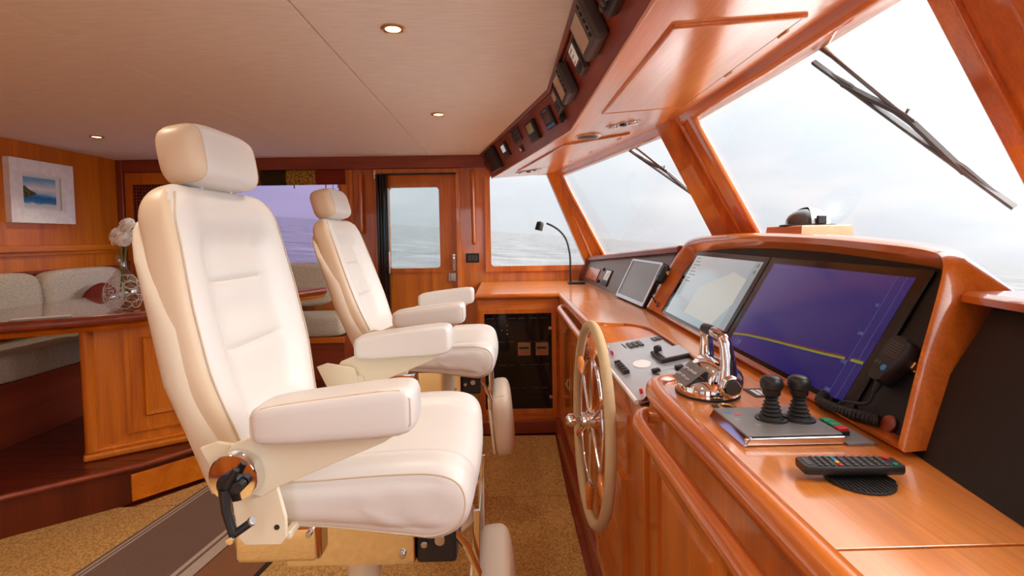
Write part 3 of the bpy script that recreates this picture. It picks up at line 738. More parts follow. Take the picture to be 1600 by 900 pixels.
# ================================================================== INSTRUMENT POD
HPt = lambda y, z, off=0: V((.69+.035*(y-1.66)+.58*(z-.93)-off*.865, y, z+off*.502))
def round_poly(P, R, seg=5):
    out = []; n = len(P)
    for i in range(n):
        p, a, c = V((*P[i], 0)), V((*P[i-1], 0)), V((*P[(i+1) % n], 0)); r = R[i]
        if r == 0:
            out += [tuple(p)[:2]]*(seg+1); continue
        u, w = (a-p).normalized(), (c-p).normalized(); ang = u.angle(w); d = r/math.tan(ang/2)
        t0, t1 = p+u*d, p+w*d; cc = p+(u+w).normalized()*(r/sin(ang/2))
        for k in range(seg+1):
            q = t0.lerp(t1, k/seg)-cc; out.append(tuple(cc+q.normalized()*r)[:2])
    return out
PF = [(2.36, .935), (2.355, 1.042), (2.345, 1.165), (2.262, 1.222), (1.82, 1.250), (1.404, 1.250), (1.105, 1.237), (.978, 1.228), (.945, 1.213), (.922, 1.170), (.880, 1.061), (.828, .935)]
PI_ = [(2.455, .935), (2.452, 1.06), (2.43, 1.185), (2.325, 1.242), (1.85, 1.262), (1.41, 1.258), (1.108, 1.244), (.976, 1.236), (.940, 1.222), (.917, 1.177), (.874, 1.061), (.822, .935)]
PO = [(2.520, .931), (2.525, 1.11), (2.50, 1.225), (2.39, 1.273), (1.90, 1.289), (1.43, 1.282), (1.122, 1.268), (.984, 1.254), (.934, 1.236), (.905, 1.190), (.858, 1.063), (.804, .931)]
def loop(P, off): return [HPt(p.x, p.y, off) for p in smooth_path([(a, c, 0) for a, c in P], 5)]
pod = thing('instrument_pod', 'curved wooden instrument pod housing the two big displays', 'console', (.85, 1.66, .93))
lo1 = loop(PO, .02); lo2 = [p+V((.03, 0, .002)) for p in lo1]
mid = [a.lerp(c, .5)+V((-.005, 0, .004)) for a, c in zip(lo1, loop(PI_, .022))]
def s01(v): v = min(max(v, 0), 1); return v*v*(3-2*v)
back = [V((max(p.x+.10, 1.02), p.y, p.z-s01((p.z-1.0)/.2)*(.012+.10*s01((abs(p.y-1.70)-.36)/.30)))) for p in lo1]
obj('hood', loft([loop(PF, -.02), loop(PI_, .02), mid, lo1, lo2, back], True, False), 'cherryY', pod)
obj('back_panel', prism(back, (.01, 0, -.002)), 'darkY', pod)
obj('fascia', prism(loop(PI_, -.012), (.02, 0, 0)), 'blackfascia', pod)
EY = V((.58, 0, 1)).normalized(); EX = V((-.035, -1, 0))
def DM(y, z, off=-.010): return frame(HPt(y, z, off), EX, EY)
def emis(name, c0, c1, axis='y', strength=1.0, span=.16):
    m, t, b = newmat(name)
    x = t.nodes.new('ShaderNodeTexCoord'); s = t.nodes.new('ShaderNodeSeparateXYZ'); t.links.new(x.outputs['Object'], s.inputs[0])
    a = t.nodes.new('ShaderNodeMath'); a.operation = 'MULTIPLY_ADD'; a.inputs[1].default_value = -.9
    t.links.new(s.outputs['X'], a.inputs[0]); t.links.new(s.outputs['Y'], a.inputs[2])
    r = t.nodes.new('ShaderNodeMapRange'); r.inputs['From Min'].default_value = -span*1.6; r.inputs['From Max'].default_value = span*1.9
    t.links.new(a.outputs[0], r.inputs[0])
    mi = t.nodes.new('ShaderNodeMixRGB'); mi.inputs[1].default_value = c0; mi.inputs[2].default_value = c1; t.links.new(r.outputs[0], mi.inputs[0])
    b.inputs['Base Color'].default_value = (.01, .01, .012, 1); b.inputs['Roughness'].default_value = .12
    t.links.new(mi.outputs[0], b.inputs['Emission Color']); b.inputs['Emission Strength'].default_value = strength
    return m
EM = .34
MAT['sonar'] = emis('sonar screen', srgb(24, 26, 108), srgb(86, 78, 140), strength=EM)
MAT['chart'] = emis('chart screen', srgb(178, 188, 194), srgb(214, 216, 216), strength=EM)  # pale chart colours, with the glare on the glass put in
def glow(name, c, s=EM): return plain(name, (.02, .02, .02, 1), .2, emit=s, ecol=c)
MAT['gland'] = glow('chart land', srgb(220, 218, 208)); MAT['gpanel'] = glow('chart side bar', srgb(168, 176, 178))
MAT['gline'] = glow('sounder yellow green line', srgb(140, 150, 44)); MAT['gline2'] = glow('sounder red line', srgb(120, 40, 48))
MAT['gtext'] = glow('pale screen print', srgb(104, 104, 150)); MAT['gtan'] = glow('chart print', srgb(120, 130, 136))
def flat(pts, z, th=.0004): return prism([(a, c, z) for a, c in pts], (0, 0, th))
son = thing('sonar_display', 'large display with deep blue sounder screen and green seabed line', 'display', mat=DM(1.31, 1.085))
obj('bezel', box(-.325, .325, -.168, .162, 0, .006, .003), 'blackgloss', son, local=True)
sc = obj('screen', box(-.286, .292, -.150, .140, .0055, .0066), 'sonar', son, local=True)
ln = [(-.286, -.113), (-.20, -.10), (-.093, -.090), (.048, -.079), (.163, -.070), (.232, -.063)]
ln2 = [(.250, -.062), (.288, -.060)]
def ribbon(l, d0, d1): return flat([(a, c+d0) for a, c in l]+[(a, c+d1) for a, c in l[::-1]], .0068)
obj('seabed_line', join(ribbon(ln, -.004, .001), ribbon(ln2, -.004, .002)), 'gline', sc, local=True)
obj('seabed_echo', join(ribbon(ln, .001, .005), ribbon(ln2, .002, .004)), 'gline2', sc, local=True)
obj('scale_line', join(flat(rrect(.2437, .2443, -.15, .14, .0001, 1), .0068), flat(rrect(.2707, .2713, -.15, .14, .0001, 1), .0068)), 'gtext', sc, local=True)
text('139', .030, 'gtext', sc, T(-.236, -.134, .0069), 'depth_reading')
for s_, y_ in (('50', .067), ('100', -.002), ('150', -.072), ('200', -.141)): text(s_, .012, 'gtext', sc, T(.233, y_, .0069), 'scale_number')
obj('status_text', join(*[flat(rrect(-.27+.02*i, -.256+.02*i, .128, .132, .0005, 1), .0068) for i in range(5)]), 'gtext', sc, local=True)
cht = thing('chart_display', 'large display with pale grey chart screen left of the sounder display', 'display', mat=DM(1.985, 1.085))
obj('bezel', box(-.350, .345, -.168, .162, 0, .006, .003), 'blackgloss', cht, local=True)
sc = obj('screen', box(-.315, .318, -.150, .140, .0055, .0066), 'chart', cht, local=True)
obj('land_area', flat([(-.09, .002), (.147, .088), (.27, .07), (.29, .0), (.20, -.123), (-.10, -.119)], .0067), 'gland', sc, local=True)
obj('side_bar', flat(rrect(.272, .318, -.15, .14, .0002, 1), .0068), 'gpanel', sc, local=True)
for y_ in (.10, .125): obj('round_icon', lathe([(.008, 0), (.008, .0004)], 16, T(.298, y_, .0072)), 'gtan', sc, local=True)
obj('menu_text', join(*[flat(rrect(-.29, -.25+.02*(i % 3), .125-.016*i, .129-.016*i, .0005, 1), .0068) for i in range(8)]), 'gtan', sc, local=True)

# ================================================================== CONSOLE WINGS
pw_ = thing('port_wing_console', 'grey faced side console with wooden cap left of the instrument pod', 'console', (.8, 3.4, .93))
def wing(y):
    k = (y-2.49)/(4.30-2.49); return (.728-.07*k, .88-.155*k, 1.228-.118*k, 1.05-.25*k)
secs = []
for y in (2.56, 3.2, 3.8, 4.275):
    xb, xt, zt, xf = wing(y); secs.append([(xb, y, .931), (xt, y, zt), (xf, y, zt-.005), (xf, y, .931)])
obj('body', loft(secs), 'greyfascia', pw_)
obj('cap_rail', loft([[(xt-.028, y, zt-.014), (xt-.028, y, zt+.010), (xt-.018, y, zt+.018), (xf+.02, y, zt+.014), (xf+.02, y, zt-.006), (xt-.01, y, zt-.016)] for y in (2.50, 3.2, 3.8, 4.29) for xb, xt, zt, xf in (wing(y),)]), 'darkY', pw_)
xb, xt, zt, xf = wing(4.29)
obj('end_cap', prism([(xb-.03, 4.275, .931), (xt-.034, 4.275, zt), (xt-.01, 4.275, zt+.018), (xf, 4.275, zt+.012), (xf, 4.275, .931)], (0, .035, 0), .008), 'darkZ', pw_)
WA, WB, WCc = V((.728, 2.49, .93)), V((.657, 4.347, .93)), V((.88, 2.5, 1.235))
wex = (WA-WB).normalized(); wn_ = wex.cross((WCc-WA)).normalized(); wey = wn_.cross(wex)
def WM(y, z):                                     # frame on the wing face
    p = V((0, y, z)); p.x = WA.x-((y-WA.y)*wn_.y+(z-WA.z)*wn_.z)/wn_.x; return frame(p, wex, wey)
o = thing('wood_vent', 'small slatted wooden vent at the end of the grey side console', 'vent', mat=WM(3.99, 1.0))
obj('backing', box(-.21, .20, -.058, .062, 0, .008, .003), 'darkY', o, local=True)
for i in range(7): obj('vent_slat', box(-.19+.055*i, -.145+.055*i, -.045, .05, .007, .016, .004), 'topZ', o, local=True)
o = thing('rudder_gauge', 'small black square gauge with white dial on the grey side console', 'gauge', mat=WM(3.555, 1.005))
obj('housing', box(-.085, .085, -.06, .06, 0, .014, .004), 'black', o, local=True); dl = face(o, 'dial', -.06, .06, -.02, .05, .0135, 'lcdwhite', .001)
obj('pointer', box(-.004, .004, -.018, .045, .0146, .0152, 0, 2, rotm('Z', -38)), 'ink', dl, local=True)
for i in range(3): face(o, 'key', -.055+.04*i, -.028+.04*i, -.052, -.03, .0135, 'graphite', .003, .001)
for y_, z_ in ((3.715, 1.05), (3.73, .965)):
    tag(obj('round_knob', disc(WM(y_, z_).translation, wn_, .013, .02, 16), 'black'), 'black round knob above the vent and gauge on the side console' if z_ > 1 else 'black round knob below the gauge near the worktop on the side console', 'knob')
o = thing('flat_monitor', 'small flat monitor with silver frame and blank grey screen', 'monitor', mat=WM(2.82, 1.03))
obj('housing', box(-.262, .262, -.118, .128, 0, .028, .004), 'black', o, local=True)
obj('silver_frame', ring([(a, c, .028) for a, c in rrect(-.262, .262, -.118, .128, .008, 3)], [(a, c, .028) for a, c in rrect(-.240, .240, -.098, .116, .003, 3)], (0, 0, .006)), 'steel', o, local=True)
face(o, 'screen', -.241, .241, -.099, .117, .028, plain('blank grey screen', srgb(128, 128, 126), .22), .002)
swg = thing('starboard_wing_console', 'black faced side console with wooden cap right of the instrument pod', 'console', (.7, .3, .93))
def swing(y):
    return .672-.17*(.81-y)
obj('body', loft([[(swing(y), y, .931), (swing(y)+.155, y, 1.175), (1.02, y, 1.17), (1.02, y, .931)] for y in (.850, .4, -.2, -.9)]), 'blackfascia', swg)
obj('cap_rail', loft([[(swing(y)+.126, y, 1.172), (swing(y)+.128, y, 1.184), (swing(y)+.14, y, 1.190), (1.05, y, 1.188), (1.05, y, 1.168), (swing(y)+.14, y, 1.170)] for y in (.895, .4, -.2, -.9)]), 'cherryY', swg)
struct('trim_15', join(box(1.0, 1.34, YS, YP, .9, .985)), 'darkY')
# ================================================================== STEERING WHEEL
wm = frame((.272, 1.62, .708), (0, -1, 0), (.03, 0, 1))          # local z points aft
wh = thing('steering_wheel', 'tan rimmed steering wheel with chrome spokes and wooden handles', 'wheel', mat=wm)
circ = lambda R, n, z=0: [(R*cos(2*pi*i/n), R*sin(2*pi*i/n), z) for i in range(n)]
obj('rim', tube(circ(.305, 56), .0155, 12, closed=True), 'wheelrim', wh, local=True)
obj('inner_ring', tube(circ(.197, 48), .0055, 8, closed=True), 'chrome', wh, local=True)
hb = obj('hub', lathe([(.02, -.03), (.028, -.026), (.028, -.012), (.04, -.008), (.04, .012), (.026, .016), (.024, .03), (.02, .034)], 24), 'chrome', wh, local=True)
obj('hub_nut', lathe([(.014, .03), (.014, .05), (.02, .053), (.02, .072), (.012, .08), (.003, .082)], 18), 'chrome', hb, local=True)
for i in range(6):
    a = rad(90+60*i); d = V((cos(a), sin(a), 0))
    obj('spoke', tube([d*.03, d*.12, d*.20], [.0075, .006, .006], 8), 'chrome', wh, local=True)
    obj('wooden_handle', tube([d*r for r in (.197, .21, .235, .265, .297)], [.006, .011, .015, .013, .008], 10), 'cherryZ', wh, local=True)
tag(obj('wheel_shaft', tube([(.303, 1.62, .708), (.3448, 1.62, .706)], .018, 16), 'chrome'), 'short chrome shaft carrying the steering wheel on the helm cabinet', 'shaft')

# ================================================================== THROTTLE
th = thing('throttle_control', 'polished chrome twin lever throttle control on the worktop', 'throttle', (.47, 1.175, ZW))
el = lambda rx, ry, z, n=32: [(.47+rx*cos(2*pi*i/n), 1.175+ry*sin(2*pi*i/n), z) for i in range(n)]
obj('base_gasket', loft([el(.071, .078, ZW), el(.071, .078, ZW+.005)]), 'black', th)
obj('base', loft([el(.069, .076, ZW+.005), el(.069, .076, ZW+.02), el(.064, .070, ZW+.032), el(.05, .055, ZW+.042), el(.02, .03, ZW+.047)]), 'chrome', th)
obj('base_dome', lathe([(.036, -.062), (.044, -.05), (.046, 0), (.044, .05), (.036, .062)], 28, frame((.49, 1.175, ZW+.036), (1, 0, 0), (0, 0, 1))), 'chrome', th)
kp = obj('keypad', prism([(.405, 1.215, ZW+.026), (.405, 1.135, ZW+.026), (.450, 1.13, ZW+.062), (.450, 1.22, ZW+.062)], (-.003, 0, .004), .001), 'greyfascia', th)
for i in range(2):
    for j in range(3): obj('key', cbox((.414+.016*i, 1.15+.025*j, ZW+.040+.013*i), (.009, .015, .006), .0015, 1), 'steel', kp)
for s, y in ((1, 1.238), (-1, 1.112)):
    lv = obj('lever', tube(smooth_path([(.49, y, ZW+.035), (.493, y-s*.002, ZW+.07), (.492, y-s*.005, ZW+.10), (.489, y-s*.010, ZW+.128), (.485, y-s*.016, ZW+.140)], 4), [.021, .0205, .020, .019, .018, .0175, .017, .0165, .0155, .0148, .0142, .0138, .0134, .013, .013, .0125, .012][:17], 12), 'chrome', th)
    obj('pivot_cap', lathe([(.024, 0), (.026, .008), (.022, .014), (.018, .015)], 24, frame((.49, y-s*-.012, ZW+.036), (1, 0, 0), (0, 0, 1) if s < 0 else (0, 0, -1))), 'chrome', lv)
    obj('cap_badge', disc((.49, y+s*.025, ZW+.036), (0, s, 0), .016, .003, 20), 'graphite', lv)
    obj('grip', tube([(.485, y-s*.012, ZW+.142), (.485, y-s*.036, ZW+.143), (.485, 1.175+s*.002, ZW+.143)], [.0125, .013, .0125], 12), 'chrome' if s < 0 else 'black', lv)

# ================================================================== JOYSTICKS
jb = thing('joystick_box', 'grey control box with chrome edge carrying two black bellows joysticks', 'controller', (.5, .94, ZW))
JH = .017
obj('chassis', box(.418, .585, .870, 1.012, ZW, ZW+JH-.002, .003), 'black', jb)
obj('chrome_edge', prism([(.410, .864, ZW+.001), (.410, 1.016, ZW+.001), (.420, 1.016, ZW+JH), (.420, .864, ZW+JH)], (.004, 0, 0), .001), 'chrome', jb)
obj('chrome_edge', box(.412, .588, .864, .869, ZW+.002, ZW+JH-.002, .002), 'chrome', jb)
tp = obj('top_plate', box(.417, .586, .869, 1.014, ZW+JH-.002, ZW+JH+.002, .0015), 'greyfascia', jb)
for (x_, y_, mm) in ((.435, .985, 'blue'), (.448, .970, 'red'), (.435, .945, 'print'), (.46, .915, 'print')):
    obj('label_print', box(x_-.006, x_+.006, y_-.004, y_+.004, ZW+JH+.0018, ZW+JH+.0024), mm, tp)
for k, (x_, y_) in enumerate(((.500, .945), (.550, .941))):
    prof = [(.025, 0)]
    for i in range(6):
        r = .0215-.0018*i; z = .004+.0072*i; prof += [(r, z), (r-.005, z+.004)]
    prof += [(.011, .049)]
    js = obj('joystick_bellows', lathe(prof, 20, T(x_, y_, ZW+JH+.002)), 'rubber', jb)
    obj('joystick_knob', lathe([(.012, .044), (.0155, .048), (.0165, .058), (.0195, .060), (.0205, .068), (.019, .077), (.0125, .082), (.002, .083)], 24, T(x_, y_, ZW+JH+.002)), 'black', js)
    obj('base_ring', lathe([(.029, 0), (.028, .003), (.022, .003)], 22, T(x_, y_, ZW+JH+.0018)), 'black', js)
pt = thing('brass_ring_plate', 'small black plate with a brass ring behind the joystick box', 'plate', (.463, 1.055, ZW))
obj('plate', box(.442, .488, 1.030, 1.082, ZW, ZW+.003, .001), 'black', pt); obj('brass_ring', tube([(.465+.014*cos(2*pi*i/20), 1.055+.019*sin(2*pi*i/20), ZW+.005) for i in range(20)], .004, 8, closed=True), 'brass', pt)
pt = thing('label_plate', 'small black and white label plate on the worktop behind the joysticks', 'plate', (.588, 1.16, ZW))
obj('plate', box(.562, .614, 1.13, 1.192, ZW, ZW+.002, .0005), 'black', pt)
for i in range(3): obj('white_mark', box(.572+.013*i, .581+.013*i, 1.14, 1.18, ZW+.0018, ZW+.0026), 'white', pt)
bp = thing('push_button_panel', 'small dark panel with two green and one red push buttons', 'panel', (.605, .9, ZW))
obj('plate', box(.588, .640, .858, .955, ZW, ZW+.005, .001), 'greyfascia', bp)
for y_, mm in ((.940, 'green'), (.920, 'green'), (.900, 'red')):
    bb_ = obj('button_housing', box(.592, .614, y_-.009, y_+.009, ZW+.004, ZW+.013, .001), 'black', bp)
    obj('button_cap', box(.593, .613, y_-.008, y_+.008, ZW+.012, ZW+.019, .002), mm, bb_)

# ribbed rubber mats and the remote
def mat_pad(label, c, r, n=15):
    o = thing('rubber_mat', label, 'mat', (c[0], c[1], ZW), group='ribbed rubber mats')
    obj('pad', lathe([(r-.002, 0), (r, .001), (r, .003), (r-.001, .004)], 30, T(c[0], c[1], ZW)), 'rubber', o)
    for i in range(n):
        d = -r+(i+.5)*2*r/n; h = sqrt(max(r*r-d*d, 0))*.97
        obj('rib', box(c[0]+d-r/n*.55, c[0]+d+r/n*.55, c[1]-h, c[1]+h, ZW+.0035, ZW+.006, .0008, 1), 'rubber', o)
mat_pad('round ribbed rubber mat under the remote control', (.522, .737), .046)
mat_pad('round ribbed rubber mat peeping out from under the joystick box', (.500, .876-.0), .05) if False else None
rm = frame((.512, .746, ZW+.0125), (1, -.10, .02), (.10, 1, 0)) @ M.Diagonal((.9, .95, .95, 1))
rc = thing('remote_control', 'black television remote control lying on the ribbed mat', 'remote', mat=rm)
obj('case', loft([[(x_, w*sy, z) for sy, z in ((-1, .004), (-.85, 0), (.85, 0), (1, .004), (1, .010), (.88, .0135), (-.88, .0135), (-1, .010))] for x_, w in ((-.077, .017), (-.072, .021), (-.03, .022), (.05, .021), (.074, .020), (.079, .016))]), 'black', rc, local=True)
rows = [(-.052, 'white'), (-.042, 'white'), (-.031, 'white'), (-.020, None), (-.009, 'white'), (.004, 'white'), (.016, 'white'), (.028, 'white'), (.040, 'white'), (.052, 'white')]
obj('display_window', box(-.070, -.062, -.012, .012, .013, .0142), 'graphite', rc, local=True)
for i, (x_, c_) in enumerate(rows):
    for j in range(4):
        mm = ('red', 'yellow', 'blue', 'green')[j] if c_ is None else 'graphite'
        bt = obj('button', box(x_-.0032, x_+.0032, -.0155+.009*j, -.0095+.009*j, .013, .0158, .001, 1), mm, rc, local=True)
obj('button', disc((.066, .011, .013), (0, 0, 1), .005, .003, 12), 'red', rc, local=True); obj('button', disc((.066, -.012, .013), (0, 0, 1), .004, .003, 12), 'green', rc, local=True)

# ================================================================== VHF MICROPHONES
def microphone(label, m, s=1.0):
    o = thing('radio_microphone', label, 'microphone', mat=m, group='radio microphones')
    obj('case', loft([[(w*a*s, y*s, z*s) for a, z in ((-1, .012), (-.85, .004), (.85, .004), (1, .012), (1, .026), (.8, .036), (-.8, .036), (-1, .026))] for y, w in ((-.046, .012), (-.040, .020), (-.015, .025), (.015, .032), (.034, .031), (.043, .024), (.046, .012))]), 'black', o, local=True)
    for i in range(6): obj('grille_slot', box(-.018*s, .020*s, (.006+.0052*i)*s, (.0085+.0052*i)*s, .0358*s, .0368*s), 'graphite', o, local=True)
    obj('button', disc((.010*s, -.018*s, .036*s), (0, 0, 1), .0062*s, .003*s, 14), 'blue', o, local=True)
    for x_ in (-.004, -.013): obj('button', disc((x_*s, -.014*s, .036*s), (0, 0, 1), .004*s, .003*s, 12), 'graphite', o, local=True)
    obj('clip_bracket', join(box(.018*s, .040*s, .000, .022*s, 0, .010*s, .002), box(.030*s, .040*s, .004*s, .018*s, .006*s, .018*s, .002)), 'brass', o, local=True)
    obj('talk_bar', box(-.0335*s, -.027*s, -.012*s, .026*s, .014*s, .026*s, .002), 'rubber', o, local=True)
    obj('strain_relief', tube([(-.001*s, -.045*s, .018*s), (-.002*s, -.054*s, .016*s), (-.003*s, -.066*s, .014*s)], [.007*s, .006*s, .0045*s], 10), 'rubber', o, local=True)
    return o
mm_ = DM(.932, 1.05, -.008) @ rotm('Z', -8)
mc = microphone('black radio microphone with blue button on the fascia right of the sounder', mm_)
text('icom', .009, 'print', mc, T(.001, .0385, .0345), 'lettering')
def w2(y, z, off=0): return HPt(y, z, -.010+off)
p0 = mm_ @ V((-.003, -.066, .014))
lead = smooth_path([p0, p0+V((-.01, .006, -.025)), w2(.985, .955, .03), w2(1.01, .94, .018)], 6)
coil_c = smooth_path([w2(1.055, .955, .02), w2(1.05, .937, .026), w2(1.0, .938, .030), w2(.945, .945, .026), w2(.905, .955, .012)], 26)
cl_ = []; N_ = len(coil_c)
for i, p in enumerate(coil_c):
    tt = (coil_c[min(i+1, N_-1)]-coil_c[max(i-1, 0)]).normalized(); u_ = tt.cross(V((0, 0, 1))).normalized(); v_ = u_.cross(tt)
    for k in range(2):
        a = 2*pi*(i+k/2)*.25; cl_.append(p+.0085*(cos(a)*u_+sin(a)*v_))
obj('coiled_cord', tube(cl_, .0032, 5), 'rubber', mc); obj('cord', tube(lead, .0035, 6), 'rubber', mc)
obj('cord_gland', lathe([(.016, 0), (.017, .004), (.011, .008)], 18, frame(w2(.895, .957), EX, EY)), 'darkY', mc)
m2 = frame(HPt(2.47, 1.085, .026), EX, EY) @ rotm('Z', 10)
mc2 = microphone('black radio microphone hanging on the left cheek of the instrument pod', m2, 1.0)
q0 = m2 @ V((-.003, -.066, .014))
obj('cord', tube(smooth_path([q0, q0+V((-.01, .0, -.03)), HPt(2.455, .985, .04), HPt(2.42, .962, .006)], 6), .0035, 6), 'rubber', mc2)
obj('cord_gland', lathe([(.014, 0), (.015, .004), (.009, .014)], 16, frame(HPt(2.42, .965, .0), EX, EY)), 'darkY', mc2)

# ================================================================== GOOSENECK LAMP
gl = thing('gooseneck_lamp', 'black flexible gooseneck chart lamp on the port counter', 'lamp', (.545, 3.98, ZW))
obj('base', box(.500, .625, 3.93, 4.02, ZW, ZW+.016, .004), 'black', gl); obj('base_plate', box(.535, .62, 3.935, 3.99, ZW+.0155, ZW+.02, .002), 'graphite', gl)
nk = smooth_path([(.518, 3.97, ZW+.014), (.517, 3.965, 1.06), (.513, 3.955, 1.16), (.488, 3.95, 1.27), (.445, 3.95, 1.335), (.39, 3.95, 1.378), (.335, 3.95, 1.405)], 6)
obj('neck', tube(nk, .0075, 8), 'rubber', gl)
hd_ = frame((.325, 3.95, 1.41), V((.4, 0, 1)), (0, 1, 0))
obj('lamp_head', lathe([(.008, .01), (.024, .004), (.028, -.01), (.030, -.055), (.027, -.06)], 20, frame((.305, 3.95, 1.40), (1, 0, -.25), (0, 1, 0)) @ T(-.02, 0, .005)), 'black', gl)

# ================================================================== COMPASS
cbx = thing('compass_binnacle', 'wooden compass box standing on top of the instrument pod', 'binnacle', (1.04, 1.74, 1.27))
def cr_(i, z): return [(.955+i, 1.628+i, z), (1.13-i, 1.628+i, z), (1.13-i, 1.86-i, z), (.955+i, 1.86-i, z)]
obj('box', loft([cr_(0, 1.27), cr_(.006, 1.319), cr_(.010, 1.323)]), 'topY', cbx)
cm = thing('compass', 'black and chrome domed ship compass on its wooden box', 'compass', (1.04, 1.74, 1.324))
obj('flange', lathe([(.085, 0), (.085, .003), (.07, .006)], 30, T(1.042, 1.742, 1.3232)), 'black', cm)
obj('bowl_dome', lathe([(.066, 0), (.065, .015), (.058, .03), (.042, .043), (.02, .050), (.002, .052)], 28, T(1.042, 1.742, 1.328)), plain('smoked dome', (.05, .055, .06, 1), .05, coat=1), cm)
hood = [[(1.042+(.071)*cos(a)*cos(b_), 1.742+.071*sin(a)*cos(b_), 1.328+.058*sin(b_)) for b_ in [k*pi/2/8 for k in range(9)]] for a in [rad(-110+220*i/16) for i in range(17)]]
obj('chrome_hood', loft(hood, False, False), 'steel', cm)
for y_ in (1.666, 1.818): obj('side_bracket', box(1.03, 1.06, y_-.006, y_+.006, 1.327, 1.355, .003), 'black', cm)

# ================================================================== WIPERS (outside the glass)
def wiper(label, b0, b1, a0, a1, off):
    b0, b1, a0, a1 = [V(p)+off for p in (b0, b1, a0, a1)]; d = (b1-b0).normalized(); up = off.normalized(); side = d.cross(up)
    o = thing('wiper', label, 'wiper', tuple(b1), group='windscreen wipers')
    obj('blade', tube([b0, b1], .0085, 6), 'wiper', o); obj('blade_rail', tube([b0-up*.006+side*.004, b1-up*.006+side*.004], .004, 6), 'wiper', o)
    mid_ = b0.lerp(b1, .49); hgt = side*(.034 if (a1-mid_).dot(side) > 0 else -.034)
    bow = smooth_path([b0.lerp(b1, .18), b0.lerp(b1, .3)+hgt*.35, b0.lerp(b1, .42)+hgt*.8, mid_+hgt, b0.lerp(b1, .56)+hgt*.8, b0.lerp(b1, .68)+hgt*.4, b0.lerp(b1, .80)], 4)
    obj('bow', tube(bow, .010, 6), 'wiper', o)
    for k0, k1 in ((.08, .36), (.62, .95)):
        p_, q_ = b0.lerp(b1, k0), b0.lerp(b1, k1); obj('bow_arm', tube([p_, p_.lerp(q_, .5)+hgt*.35, q_], .006, 6), 'wiper', o)
    obj('clamp', cbox((0, 0, 0), (.06, .024, .014), .003, 2, frame(mid_+hgt, d, side)), 'steel', o)
    obj('arm', tube([a0, a0.lerp(a1, .2), mid_+hgt], [.010, .0065, .0065], 8), 'steel', o)
    obj('clamp_pin', tube([mid_+hgt, mid_+hgt*1.8], .004, 6), 'steel', o)
wiper('large windscreen wiper crossing the centre pane', (.867, 1.465, 1.769), (1.112, 1.122, 1.332), (.846, 1.423, 1.808), (.98, 1.258, 1.568), V((.025, 0, .014)))
wiper('smaller windscreen wiper crossing the port side pane', (.724, 3.078, 1.809), (1.025, 2.561, 1.421), (.734, 3.008, 1.82), (.894, 2.749, 1.605), V((.025, .005, .013)))

# ================================================================== CEILING DOWNLIGHTS
def downlight(x, y, label):
    o = thing('downlight', label, 'light', (x, y, ZC), group='ceiling downlights')
    obj('trim_ring', lathe([(.028, 0), (.040, 0), (.041, -.004), (.034, -.008), (.027, -.004)], 28, T(x, y, ZC)), 'brass', o)
    obj('lens', lathe([(.028, -.001), (.025, -.004), (.003, -.005)], 24, T(x, y, ZC)), 'lamp', o)
    l = bpy.data.lights.new('downlight_lamp', 'SPOT'); l.energy = DL; l.color = (1, .86, .68); l.spot_size = rad(120); l.spot_blend = .6; l.shadow_soft_size = .03
    lo_ = bpy.data.objects.new('downlight_lamp', l); COL.objects.link(lo_); lo_.parent = o; lo_.location = (0, 0, -.02)
DL = 6
MAT['lamp'] = plain('lit lamp lens', srgb(255, 230, 190), .4, emit=6, ecol=srgb(255, 214, 150))
downlight(-.348, 1.711, 'lit brass ceiling downlight nearest the camera')
downlight(-.347, 2.872, 'lit brass ceiling downlight between overhead console and far chair')
downlight(-2.579, 3.338, 'lit brass ceiling downlight above the painting wall and settee')
downlight(-1.81, 3.271, 'lit brass ceiling downlight half hidden behind the near headrest')
for x_, y_, w_ in ((-.348, .55, 'just behind the camera beside the overhead console'), (-.348, -.55, 'by the starboard wall beside the overhead console'), (-1.81, .9, 'above the middle of the cabin behind the near chair'), (-1.81, -.4, 'by the starboard wall in the middle of the cabin'), (-2.579, .9, 'near the aft wall left of the painting'), (-2.579, -.4, 'in the starboard aft corner of the cabin'), (-1.08, 1.1, 'straight above the near helm chair'), (-1.08, -.4, 'by the starboard wall abreast of the near chair')):  # extra downlights out of view, added to fill the cabin with light
    downlight(x_, y_, 'added fill downlight out of view '+w_)
